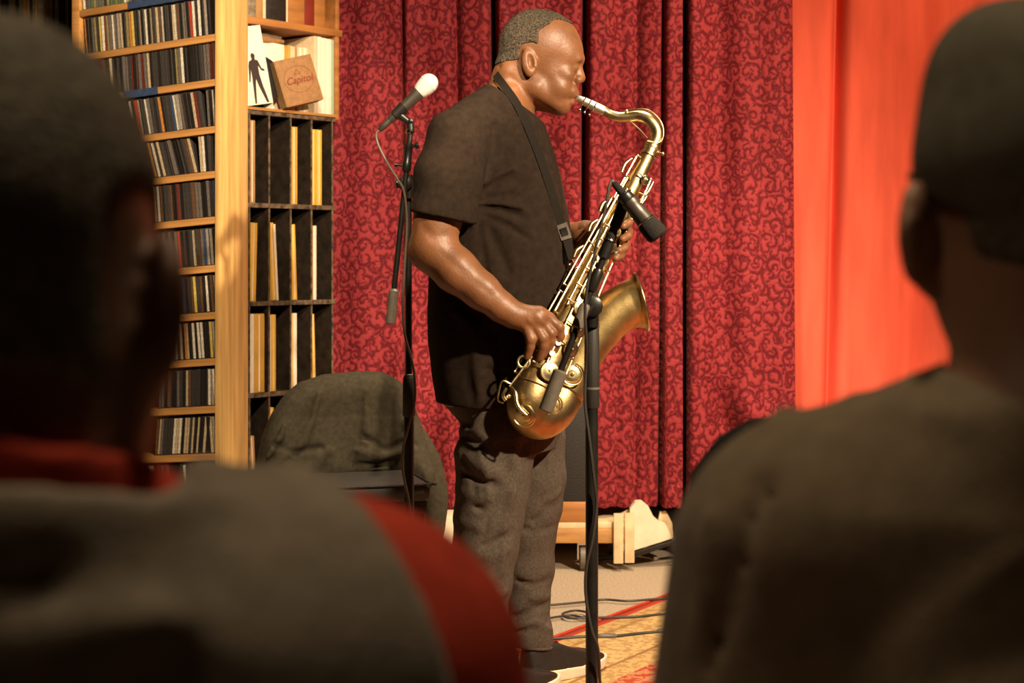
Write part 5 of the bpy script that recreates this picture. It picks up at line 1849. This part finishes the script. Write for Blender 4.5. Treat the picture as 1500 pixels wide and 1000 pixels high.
def coat_sdf(p):
    d2 = s_poly(p[:, 0], p[:, 2], cpoly)
    th = 0.075 + 0.045 * np.clip((0.22 - p[:, 2]) / 0.3, 0, 1)
    d = smax(d2 + 0.012, np.abs(p[:, 1] - 0.045) - th, 0.075) - 0.004
    Fo = lambda pts, w, a: fold(p, [(cu_(x, y)[0], -0.05, cu_(x, y)[1]) for x, y in pts], w * 1.0, a * 1.5)
    d = d + Fo([(446, 560), (440, 600), (426, 640), (400, 680)], 0.012, 0.012) + Fo([(470, 560), (458, 610), (440, 650)], 0.016, -0.010)
    d = d + Fo([(425, 590), (415, 630), (395, 660)], 0.012, -0.010) + Fo([(524, 588), (522, 640), (514, 670)], 0.008, 0.012) + Fo([(535, 570), (532, 640)], 0.016, -0.008)
    d = d + Fo([(525, 634), (545, 645), (562, 656), (590, 645)], 0.009, 0.013) + Fo([(520, 655), (550, 666), (590, 660)], 0.011, -0.010) + Fo([(515, 676), (550, 676), (590, 668)], 0.008, 0.012)
    d = d + Fo([(575, 560), (566, 600), (556, 640)], 0.010, 0.009) + Fo([(585, 565), (588, 620)], 0.010, -0.007) + Fo([(545, 552), (540, 590)], 0.012, 0.006) + Fo([(400, 640), (430, 655), (470, 650)], 0.010, 0.008)
    d = d + Fo([(480, 655), (465, 672), (445, 690)], 0.012, -0.012) + Fo([(606, 650), (628, 656)], 0.008, 0.010) + Fo([(595, 590), (618, 640)], 0.012, -0.006) + Fo([(410, 680), (425, 665)], 0.009, 0.012)
    d = d + 0.004 * np.sin(p[:, 0] * 46 + p[:, 2] * 9 + 2 * np.sin(p[:, 2] * 12)) * np.clip(1.2 - p[:, 2] * 3, 0.2, 1)
    return d


W_, Q_ = polygonize(coat_sdf, axis((-0.36, 0.36, 0.005)), axis((-0.16, 0.22, 0.005)), axis((-0.10, 0.40, 0.005)))
co_ = np_obj('cloth_shell', relax(W_, Q_, 1, 0.4), Q_, M['coat'])
co_.parent = coat
# hanging sleeve on the right
slv = stube([(0.19, 0.045, 0.18), (0.245, 0.04, 0.07), (0.268, 0.04, -0.04), (0.268, 0.045, -0.13), (0.262, 0.045, -0.18)], [0.028, 0.038, 0.042, 0.036, 0.032], 16)
mesh_obj('sleeve', slv, M['coat'], coat, world=False)
slv = stube([(-0.275, 0.0, 0.05), (-0.295, -0.02, -0.04), (-0.28, -0.03, -0.12)], [0.04, 0.042, 0.036], 16)
mesh_obj('sleeve', slv, M['coat'], coat, world=False)

# ================================================================== UNDER THE CURTAIN
dl = thing('furniture_dolly', 'low wooden dolly on casters under the red curtain', 'dolly', (0.30, 5.68, 0))
for k in range(3):
    mesh_obj('plank', box((-0.24, -0.06 + k * 0.13, 0.150), (0.13, 0.06 + k * 0.13, 0.172)), M['cream_wood'], dl, world=False, bevel=0.003)
mesh_obj('front_rail', box((-0.24, -0.062, 0.098), (0.13, -0.035, 0.150)), M['ply'], dl, world=False, bevel=0.003)
mesh_obj('rear_rail', box((-0.24, 0.28, 0.098), (0.13, 0.31, 0.150)), M['ply'], dl, world=False, bevel=0.003)
for k in range(2):
    mesh_obj('upright_slat', box((0.058 + 0.040 * k, -0.082 + 0.012 * k, 0.030), (0.092 + 0.040 * k, -0.063 + 0.012 * k, 0.205)), M['cream_wood'], dl, world=False, bevel=0.002)
for x, y in ((-0.048, -0.045), (0.07, 0.27), (-0.2, 0.27), (-0.21, -0.045)):
    w = mesh_obj('caster_wheel', lathe((x - 0.013, y, 0.043), (1, 0, 0), [(0, 0.034), (0.003, 0.042), (0.023, 0.042), (0.026, 0.034)], 24), M['grey_plastic'], dl, world=False)
    mesh_obj('caster_fork', merge(box((x - 0.021, y - 0.014, 0.04), (x - 0.016, y + 0.014, 0.098)), box((x + 0.016, y - 0.014, 0.04), (x + 0.021, y + 0.014, 0.098)), box((x - 0.021, y - 0.018, 0.092), (x + 0.021, y + 0.018, 0.0985))), M['chrome'], w, world=False)

cd_ = thing('cardboard_insert', 'white folded card insert leaning beside the dolly', 'card', P(952, 806, 5.68))
cd_.location.z = 0.0


def card(pts, d, th, name, m):
    V = [P(x, y, d) for x, y in pts]
    n = len(V)
    V2 = [v + Vector((0.0, th, 0)) for v in V]
    Fc = [tuple(range(n)), tuple(range(2 * n - 1, n - 1, -1))] + [(i, (i + 1) % n, n + (i + 1) % n, n + i) for i in range(n)]
    return mesh_obj(name, (V + V2, Fc), m, cd_, smooth=False)


card([(922, 808), (923, 745), (931, 735), (940, 734), (950, 742), (958, 758), (966, 765), (975, 768), (985, 788), (960, 796)], 5.68, 0.045, 'front_panel', M['white_board'])
card([(962, 770), (967, 750), (975, 748), (985, 766), (987, 788), (964, 796)], 5.735, 0.02, 'rear_flap', M['cream_wood'])
card([(908, 806), (908, 752), (924, 744), (924, 808)], 5.73, 0.02, 'side_flap', M['cream_wood'])
bar = thing('floor_bar', 'thin black bar lying on the floor below the card insert', 'bar', (0.5, 5.70, 0))
mesh_obj('rail', tube([P(868, 818, 5.78), P(930, 812, 5.68), P(1005, 786, 5.70)], 0.011, 10), M['black_metal'], bar)
mesh_obj('end_cap', lathe(P(1005, 786, 5.70), (1, 0, 0.3), [(0, 0.013), (0.02, 0.013), (0.024, 0.008)], 12), M['grip'], bar)
bar.location.z = 0.0

wb = thing('white_box', 'white box with wooden base edge between chair and jeans', 'box', (-0.235, 5.52, 0.0))
mesh_obj('panel', box((-0.04, 0, 0.10), (0.11, 0.18, 0.205), Matrix.Rotation(0.0, 4, 'Z')), M['white_board'], wb, world=False, bevel=0.003)
mesh_obj('base_strip', box((-0.046, -0.012, 0.078), (0.112, 0.19, 0.10)), M['cream_wood'], wb, world=False, bevel=0.002)
for x in (-0.03, 0.09):
    mesh_obj('foot', box((x - 0.012, 0.005, 0.0), (x + 0.012, 0.17, 0.078)), M['case_black'], wb, world=False, bevel=0.002)

wp = thing('wooden_wedge', 'orange wooden wedge on the floor under the chair', 'wood block', P(582, 800, 5.2))
wp.location.z = 0.0
V = [(-0.06, 0, 0), (0.10, 0, 0), (0.10, 0, 0.15), (-0.045, 0, 0.13), (-0.06, 0.1, 0), (0.10, 0.1, 0), (0.10, 0.1, 0.15), (-0.045, 0.1, 0.13)]
mesh_obj('block', ([Vector(v) for v in V], [(0, 1, 2, 3), (7, 6, 5, 4), (0, 4, 5, 1), (1, 5, 6, 2), (2, 6, 7, 3), (3, 7, 4, 0)]), M['pine'], wp, world=False, bevel=0.003)
mesh_obj('splint', box((-0.068, -0.01, 0.0), (-0.058, 0.05, 0.21), Matrix.Rotation(-0.12, 4, 'Y')), M['ply'], wp, world=False, bevel=0.001)

ac = thing('black_case', 'tall black equipment case in the curtain gap behind his legs', 'case', (0.228, 5.622, 0.172))
mesh_obj('shell', box((-0.075, 0, 0.07), (0.035, 0.045, 0.44)), M['case_black'], ac, world=False, bevel=0.010)
mesh_obj('base', box((-0.08, -0.003, 0.0), (0.04, 0.048, 0.072)), M['brown_wood'], ac, world=False, bevel=0.003)
mesh_obj('corner_trim', tube([(-0.073, 0.0, 0.09), (-0.073, 0.0, 0.42)], 0.004, 8), M['black_metal'], ac, world=False)

po = thing('wooden_post', 'thin orange wooden post under the curtain beside the capped man', 'post', (P(1019, 780, 5.74).x, 5.78, 0))
mesh_obj('stile', box((-0.014, -0.02, 0.0), (0.016, 0.02, 0.40)), M['brown_wood'], po, world=False, bevel=0.003)
mesh_obj('foot_block', box((-0.018, -0.03, 0.0), (0.020, 0.03, 0.02)), M['brown_wood'], po, world=False, bevel=0.002)

# chair standing in for a dark shape beside the capped man, edge showing
bc = thing('chair_stand_in', 'black chair standing in for a dark shape in front of the capped man', 'chair', (P(1180, 380, 1.75).x, 1.75, 0))
DCH = 1.75
bo = [(1031, 1000), (1027, 760), (1032, 706), (1070, 657), (1112, 634), (1180, 625), (1300, 640), (1330, 720), (1330, 1000)]
V = [P(x, y, DCH) for x, y in bo]
n = len(V)
vv = V + [v + Vector((0, 0.04, 0)) for v in V]
mesh_obj('backrest', (vv, [tuple(range(n)), tuple(range(2 * n - 1, n - 1, -1))] + [(i, (i + 1) % n, n + (i + 1) % n, n + i) for i in range(n)]), M['case_black'], bc, bevel=0.012)
mesh_obj('armrest', stube([P(1010, 940, 1.78), P(996, 930, 1.72), P(1004, 950, 1.60)], [0.012, 0.016, 0.014], 10), M['case_black'], bc)
mesh_obj('seat', box((-0.2, 0.05, 0.41), (0.22, 0.45, 0.46)), M['case_black'], bc, world=False, bevel=0.015)
for x, y in ((-0.18, 0.07), (0.2, 0.07), (-0.18, 0.43), (0.2, 0.43)):
    mesh_obj('leg', tube([(x, y, 0.41), (x, y, 0.0)], 0.011, 10), M['black_metal'], bc, world=False)


# ================================================================== THE AUDIENCE
def head_sdf(p, neck=0.062, top=1.0):
    e = lambda c, r, R=None: s_ell(p, c, r, R)
    d = e((0, -0.012, 0.028), (0.077, 0.097, 0.102))
    d = smin(d, e((0, 0.035, -0.035), (0.062, 0.062, 0.085)), 0.03)
    for s in (-1, 1):
        d = smin(d, s_cap(p, (0.050 * s, 0.0, -0.055), (0.012 * s, 0.066, -0.108), 0.024, 0.020), 0.03)
        d = smin(d, e((0.045 * s, 0.06, -0.03), (0.02, 0.02, 0.018)), 0.015)
        d = smax(d, -e((0.032 * s, 0.105, 0.004), (0.017, 0.016, 0.013)), 0.01)
        d = smin(d, e((0.031 * s, 0.081, 0.002), (0.0125, 0.0125, 0.0125)), 0.003)
        ce, se = math.cos(0.55 * s), math.sin(0.55 * s)
        Re = [[ce, -se, 0], [se, ce, 0], [0, 0, 1]]
        ear = e((0.090 * s, -0.014, -0.014), (0.010, 0.026, 0.038), Re)
        ear = smax(ear, -e((0.096 * s, 0.004, -0.006), (0.008, 0.012, 0.019), Re), 0.004)
        ear = smin(ear, e((0.082 * s, -0.002, -0.044), (0.008, 0.010, 0.013)), 0.006)
        d = smin(d, ear, 0.008)
    d = smin(d, s_cap(p, (-0.032, 0.086, 0.022), (0.032, 0.086, 0.022), 0.011, 0.011), 0.015)
    d = smin(d, s_cap(p, (0, 0.092, 0.006), (0, 0.110, -0.032), 0.007, 0.013), 0.012)
    d = smin(d, e((0, 0.092, -0.064), (0.024, 0.013, 0.010)), 0.010)
    d += fold(p, [(-0.024, 0.105, -0.064), (0.024, 0.105, -0.064)], 0.003, 0.003)
    d = smin(d, s_cap(p, (0, -0.022, -0.05), (0, -0.035, -0.24), neck, neck + 0.006), 0.03)
    return d


def rigid(c, yaw):
    c = np.array(c, f32)
    cs, sn = math.cos(yaw), math.sin(yaw)
    R = np.array([[cs, -sn, 0], [sn, cs, 0], [0, 0, 1]], f32)
    return lambda p: (p - c) @ R            # world -> local


# --- left man: grey vest over a red jersey
def audience_body(c, yaw, tc, sh_w, sh_z, neck, lean, thick):
    """whole seated figure: head, trunk, arms resting on the thighs, legs"""
    loc = rigid(c, yaw)
    tx, ty_ = tc
    T = lambda x, y, z: (tx + x, ty_ + y, z)

    def trunk(p, g=0.0):
        zs = [0.46, 0.55, 0.70, 0.82, sh_z - 0.03, sh_z + 0.02]
        d = s_loft(p, zs, [tx] * 6, [0.17 + g, 0.175 + g, 0.18 + g, 0.185 + g, 0.150 + g, 0.09 + g], [ty_] * 6, [thick - 0.01 + g, thick + g, thick + g, thick + g, thick - 0.02 + g, thick - 0.05 + g])
        for s in (-1, 1):
            d = smin(d, s_cap(p, (c[0], c[1] - 0.03, c[2] - (0.178 if c[0] < 0 else 0.150)), T(s * sh_w * 0.72, 0, sh_z - 0.045), 0.056 + g, 0.062 + g), 0.04)
        return d

    def arms(p, g=0.0):
        d = None
        for s in (-1, 1):
            e = s_chain(p, [T(s * sh_w * 0.86, 0, sh_z - 0.07), T(s * (sh_w + 0.005), -0.01, sh_z - 0.22), T(s * (sh_w + 0.015), 0.0, sh_z - 0.35)], [0.066 + g, 0.056 + g, 0.046 + g], 0.02)
            d = e if d is None else np.minimum(d, e)
        return d

    def lower(p, g=0.0):
        d = None
        for s in (-1, 1):
            e = s_chain(p, [T(s * (sh_w + 0.015), 0.0, sh_z - 0.35), T(s * 0.16, 0.20, 0.60)], [0.046, 0.032], 0.01)
            e = smin(e, s_cap(p, T(s * 0.16, 0.20, 0.60), T(s * 0.13, 0.26, 0.58), 0.034, 0.026), 0.015)
            for k in range(4):
                e = smin(e, s_chain(p, [T(s * (0.15 - 0.02 * k), 0.26, 0.585), T(s * (0.135 - 0.02 * k), 0.31, 0.58), T(s * (0.13 - 0.02 * k), 0.335 - 0.004 * k, 0.56)], [0.011, 0.010, 0.008], 0.003), 0.006)
            e = smin(e, s_chain(p, [T(s * 0.12, 0.22, 0.60), T(s * 0.09, 0.25, 0.595), T(s * 0.085, 0.28, 0.585)], [0.013, 0.011, 0.009], 0.003), 0.008)
            d = e if d is None else np.minimum(d, e)
        return d

    def legs(p, g=0.0):
        d = None
        for s in (-1, 1):
            e = s_chain(p, [T(s * 0.09, -0.02, 0.53), T(s * 0.12, 0.40, 0.50), T(s * 0.12, 0.43, 0.10)], [0.085 + g, 0.062 + g, 0.045 + g], 0.02)
            e = smin(e, s_chain(p, [T(s * 0.12, 0.42, 0.05), T(s * 0.13, 0.58, 0.035)], [0.045 + g, 0.032 + g], 0.01), 0.02)
            d = e if d is None else np.minimum(d, e)
        return d

    def full(p):
        d = head_sdf(loc(p), neck)
        d = smin(d, trunk(p), 0.03)
        d = smin(d, arms(p), 0.02)
        d = smin(d, lower(p), 0.012)
        return smin(d, legs(p), 0.03)

    return loc, trunk, arms, lower, legs, full


def put(name, f, lo, hi, h, m, par, rl=1):
    W_, Q_ = polygonize(f, axis((lo[0], hi[0], h[0])), axis((lo[1], hi[1], h[1])), axis(*[(a, b, s) for a, b, s in h[2]]))
    return np_obj(name, relax(W_, Q_, rl, 0.4), Q_, m, par)


cA = (-0.264, 0.83, 1.092)
tA = (-0.262, 0.845)
locA, trunkA, armsA, lowA, legsA, fullA = audience_body(cA, math.radians(-6), tA, 0.212, 0.947, 0.076, 0, 0.120)
pA = thing('person', 'seated man with cropped hair in grey vest over red jersey, close at left', 'person', (tA[0], tA[1], 0.0))
put('body', fullA, (tA[0] - 0.36, tA[1] - 0.16, 0), (tA[0] + 0.36, tA[1] + 0.64, 0), (0.006, 0.006, [(0.0, 0.85, 0.009), (0.85, 1.24, 0.0045)]), M['skin_dim'], pA)


def hairA(p):
    q = locA(p)
    hd = head_sdf(q, 0.076)
    reg = np.maximum(-(q[:, 2] + 0.075 + 0.35 * (q[:, 1])), (q[:, 1] - 0.07 + 0.0 * q[:, 2]))     # nape and hairline
    side = 0.045 - q[:, 2] - 1.1 * (0.078 - np.abs(q[:, 0]) * 1.0) * 2.2                           # faded sides
    side = np.where(q[:, 1] < -0.055, -1.0, side)
    return smax(smax(hd - 0.005, reg, 0.01), side, 0.012)


put('hair', hairA, (cA[0] - 0.10, cA[1] - 0.14, 0), (cA[0] + 0.10, cA[1] + 0.12, 0), (0.004, 0.004, [(cA[2] - 0.12, cA[2] + 0.15, 0.004)]), M['dark_hair'], pA)


def jerseyA(p):
    o = smin(trunkA(p, 0.010), armsA(p, 0.022), 0.03)
    o = np.minimum(o, smin(s_cap(p, (cA[0], cA[1] - 0.028, cA[2] - 0.185), (cA[0], cA[1] - 0.032, cA[2] - 0.090), 0.086, 0.084), o, 0.03))
    d = smax(o, -(o + 0.010), 0.003)
    d = smax(d, p[:, 2] - (cA[2] - 0.100) - 0.25 * (p[:, 1] - cA[1]) * -1, 0.004)
    d = smax(d, 0.52 - p[:, 2], 0.004)
    d = np.maximum(d, np.where(np.abs(p[:, 0] - tA[0]) > 0.2, 0.72 - p[:, 2], -1))
    return d


jr = put('jersey', jerseyA, (tA[0] - 0.36, tA[1] - 0.20, 0), (tA[0] + 0.36, tA[1] + 0.20, 0), (0.0055, 0.0055, [(0.5, 1.03, 0.0055)]), M['red_jersey'], pA)


def vestA(p):
    o = smin(smin(trunkA(p, 0.024), s_cap(p, (cA[0], cA[1] - 0.03, cA[2] - 0.21), (cA[0], cA[1] - 0.032, cA[2] - 0.13), 0.104, 0.101), 0.04), smax(armsA(p, 0.032), np.abs(p[:, 0] - tA[0]) - 0.235, 0.02), 0.035)
    fo = fold(p, [(tA[0] - 0.1, tA[1] - 0.15, 0.90), (tA[0] + 0.02, tA[1] - 0.14, 0.925), (tA[0] + 0.12, tA[1] - 0.12, 0.94)], 0.016, -0.010)
    fo += fold(p, [(tA[0] - 0.1, tA[1] - 0.15, 0.94), (tA[0] + 0.05, tA[1] - 0.13, 0.955)], 0.014, 0.008)
    fo += fold(p, [(tA[0] + 0.0, tA[1] - 0.15, 0.84), (tA[0] + 0.12, tA[1] - 0.14, 0.88)], 0.022, 0.007)
    o = o + fo
    d = smax(o, -(o + 0.012), 0.003)
    # arm holes: cut along a slanting plane at each shoulder
    cut = np.abs(p[:, 0] - tA[0]) + (p[:, 1] - tA[1]) * 0.6 + (p[:, 2] - 0.90) * 0.33 - 0.19
    d = smax(d, cut, 0.006)
    rim = smax(0.996 + 0.25 * (cA[1] - p[:, 1] - 0.1) - p[:, 2], np.abs(p[:, 0] - cA[0]) - 0.10, 0.01)
    d = smax(d, -rim, 0.006)
    return smax(d, 0.50 - p[:, 2], 0.004)


put('vest', vestA, (tA[0] - 0.34, tA[1] - 0.22, 0), (tA[0] + 0.34, tA[1] + 0.22, 0), (0.0055, 0.0055, [(0.48, 1.03, 0.0055)]), M['grey_vest'], pA)


def trousersA(p):
    d = legsA(p, 0.012)
    return smax(d, 0.10 - p[:, 2], 0.004)


put('trousers', trousersA, (tA[0] - 0.26, tA[1] - 0.16, 0), (tA[0] + 0.26, tA[1] + 0.56, 0), (0.010, 0.010, [(0.06, 0.66, 0.010)]), M['tee'], pA)

# --- right man: olive t-shirt and cap
cB = (0.366, 1.09, 1.132)
tB = (0.366, 1.10)
locB, trunkB, armsB, lowB, legsB, fullB = audience_body(cB, math.radians(-3), tB, 0.200, 0.965, 0.062, 0, 0.120)
pB = thing('person', 'seated man in olive t-shirt and dark olive cap, seen from behind at right', 'person', (tB[0], tB[1], 0.0))
put('body', fullB, (tB[0] - 0.34, tB[1] - 0.16, 0), (tB[0] + 0.34, tB[1] + 0.64, 0), (0.006, 0.006, [(0.0, 0.85, 0.009), (0.85, 1.28, 0.0045)]), M['skin_tan'], pB)


def hairB(p):
    q = locB(p)
    hd = head_sdf(q, 0.060)
    reg = np.maximum(-(q[:, 2] + 0.062 - 5.0 * q[:, 0] ** 2 + 0.2 * q[:, 1]), q[:, 1] - 0.06)
    side = smin(q[:, 1] + 0.05, 0.02 - q[:, 2], 0.03)
    return smax(smax(hd - 0.004, reg, 0.01), side, 0.012)


put('hair', hairB, (cB[0] - 0.10, cB[1] - 0.14, 0), (cB[0] + 0.10, cB[1] + 0.12, 0), (0.005, 0.005, [(cB[2] - 0.12, cB[2] + 0.15, 0.005)]), M['dark_hair'], pB)


def teeB(p):
    o = smin(trunkB(p, 0.014), armsB(p, 0.018), 0.035)
    t = lambda x, y, z: (tB[0] + x, tB[1] + y, z)
    o = o + fold(p, [t(-0.23, -0.09, 0.74), t(-0.17, -0.12, 0.84), t(-0.05, -0.13, 0.92)], 0.012, -0.008) + fold(p, [t(-0.20, -0.1, 0.76), t(-0.13, -0.13, 0.83), t(-0.02, -0.13, 0.88)], 0.014, 0.006)
    o = o + fold(p, [t(-0.25, -0.06, 0.80), t(-0.235, -0.05, 0.93)], 0.008, -0.006) + fold(p, [t(-0.255, -0.04, 0.76), t(-0.225, -0.07, 0.88), t(-0.20, -0.06, 0.95)], 0.007, 0.006)
    o = o + fold(p, [t(-0.19, -0.02, 0.99), t(-0.17, 0.03, 1.0)], 0.007, -0.006) + fold(p, [t(-0.13, -0.04, 1.02), t(-0.11, 0.03, 1.02)], 0.008, 0.005) + fold(p, [t(-0.10, -0.04, 1.03), t(-0.09, 0.03, 1.03)], 0.007, -0.006)
    d = smax(o, -(o + 0.011), 0.003)
    nk_ = s_cap(p, (cB[0], cB[1] - 0.035, cB[2] - 0.2), (cB[0], cB[1] - 0.02, cB[2]), 0.072, 0.074)
    d = smax(d, -nk_, 0.005)
    d = smax(d, 0.50 - p[:, 2], 0.004)
    return np.maximum(d, np.where(np.abs(p[:, 0] - tB[0]) > 0.19, 0.715 - p[:, 2], -1))


put('t_shirt', teeB, (tB[0] - 0.33, tB[1] - 0.20, 0), (tB[0] + 0.33, tB[1] + 0.20, 0), (0.0055, 0.0055, [(0.48, 1.07, 0.0055)]), M['olive_tee'], pB)
put('trousers', lambda p: smax(legsB(p, 0.012), 0.10 - p[:, 2], 0.004), (tB[0] - 0.26, tB[1] - 0.16, 0), (tB[0] + 0.26, tB[1] + 0.56, 0), (0.010, 0.010, [(0.06, 0.66, 0.010)]), M['tee'], pB)

cap = thing('baseball_cap', 'dark olive cap with rear strap opening on the right man', 'cap', (cB[0], cB[1], cB[2]), math.radians(-3))


def cap_sdf(q):
    o = s_ell(q, (0, -0.006, 0.040), (0.090, 0.112, 0.104))
    o = smin(o, s_ell(q, (0, 0.01, 0.09), (0.075, 0.09, 0.052)), 0.03)
    ang = np.arctan2(q[:, 0], q[:, 1] + 0.006)
    seam = np.abs(((ang / (math.pi / 3)) % 1.0) - 0.5) * 2
    o = o + 0.0012 * np.exp(-((1 - seam) / 0.05) ** 2)
    o = o + 0.004 * np.sin(q[:, 0] * 45 + q[:, 2] * 30) * np.sin(q[:, 2] * 25 - q[:, 0] * 30) * np.clip(q[:, 2] * 10, 0, 1)
    d = smax(o, -(o + 0.009), 0.002)
    d = smax(d, 0.018 + np.where(q[:, 1] < 0, 0.36, 0.08) * q[:, 1] - q[:, 2], 0.003)
    arch = s_ell(q, (0, -0.12, 0.006), (0.034, 0.08, 0.036))
    arch = np.maximum(arch, 0.006 - q[:, 2])
    d = smax(d, -arch, 0.003)
    brim = smax(np.abs(q[:, 2] - 0.036 + 0.25 * (q[:, 1] - 0.09) + 6.0 * q[:, 0] ** 2) - 0.004, s_ell(q, (0, 0.10, 0.03), (0.062, 0.068, 0.2)), 0.003)
    brim = smax(brim, 0.080 - q[:, 1] - np.abs(q[:, 0]) * 0.1, 0.003)
    return np.minimum(d, brim)


W_, Q_ = polygonize(cap_sdf, axis((-0.11, 0.11, 0.0042)), axis((-0.14, 0.20, 0.0042)), axis((-0.05, 0.16, 0.0042)))
o = np_obj('crown', W_, Q_, M['cap_cloth'])
o.parent = cap
mesh_obj('top_button', ball((0, 0.0, 0.146), (0.008, 0.008, 0.004), 12, 8), M['cap_cloth'], cap, world=False)
sb = [Vector((0.062 * math.sin(a), -0.006 - 0.113 * math.cos(a) * 1.0, 0.000)) for a in np.linspace(-0.55, 0.55, 13)]
sb = [Vector((0.090 * math.sin(a), -0.006 - 0.113 * math.cos(a), -0.002)) for a in np.linspace(-0.5, 0.5, 13)]
mesh_obj('rear_strap', ribbon(sb, [Vector((0, -1, 0))] * 13, 0.018, 0.002), M['cap_cloth'], cap, world=False)

gl = thing('eyeglasses', 'brown framed eyeglasses worn by the man in the cap', 'glasses', (cB[0], cB[1], cB[2]), math.radians(-3))
for s in (-1, 1):
    mesh_obj('temple', stube([(0.082 * s, -0.01, 0.022), (0.080 * s, 0.03, 0.026), (0.074 * s, 0.085, 0.030), (0.066 * s, 0.112, 0.028)], [0.003, 0.0035, 0.004, 0.004], 8), M['horn'], gl, world=False)
    rim_ = mesh_obj('rim', ring((0.036 * s, 0.120, 0.016), (0.12 * s, 1, 0), 0.0215, 0.0028, 28, 8), M['horn'], gl, world=False)
    mesh_obj('lens', lathe((0.036 * s, 0.1195, 0.016), (0.12 * s, 1, 0), [(0, 0.021), (0.0015, 0.021)], 24), M['lens'], rim_, world=False)
mesh_obj('bridge', stube([(-0.015, 0.122, 0.018), (0, 0.126, 0.021), (0.015, 0.122, 0.018)], 0.0026, 8), M['horn'], gl, world=False)

# the chairs the two listeners sit on (below the frame)
for (tx, ty_), lab in ((tA, 'audience chair under the man in the grey vest'), (tB, 'audience chair under the man in the cap')):
    ac_ = thing('audience_chair', lab, 'chair', (tx, ty_, 0), 0, 'audience chairs')
    mesh_obj('seat', box((-0.21, -0.14, 0.405), (0.21, 0.30, 0.435)), M['vinyl_seat'], ac_, world=False, bevel=0.010)
    for sx_ in (-1, 1):
        for y in (-0.12, 0.27):
            mesh_obj('leg', tube([(0.19 * sx_, y, 0.406), (0.20 * sx_, y, 0.0)], 0.011, 8), M['black_metal'], ac_, world=False)
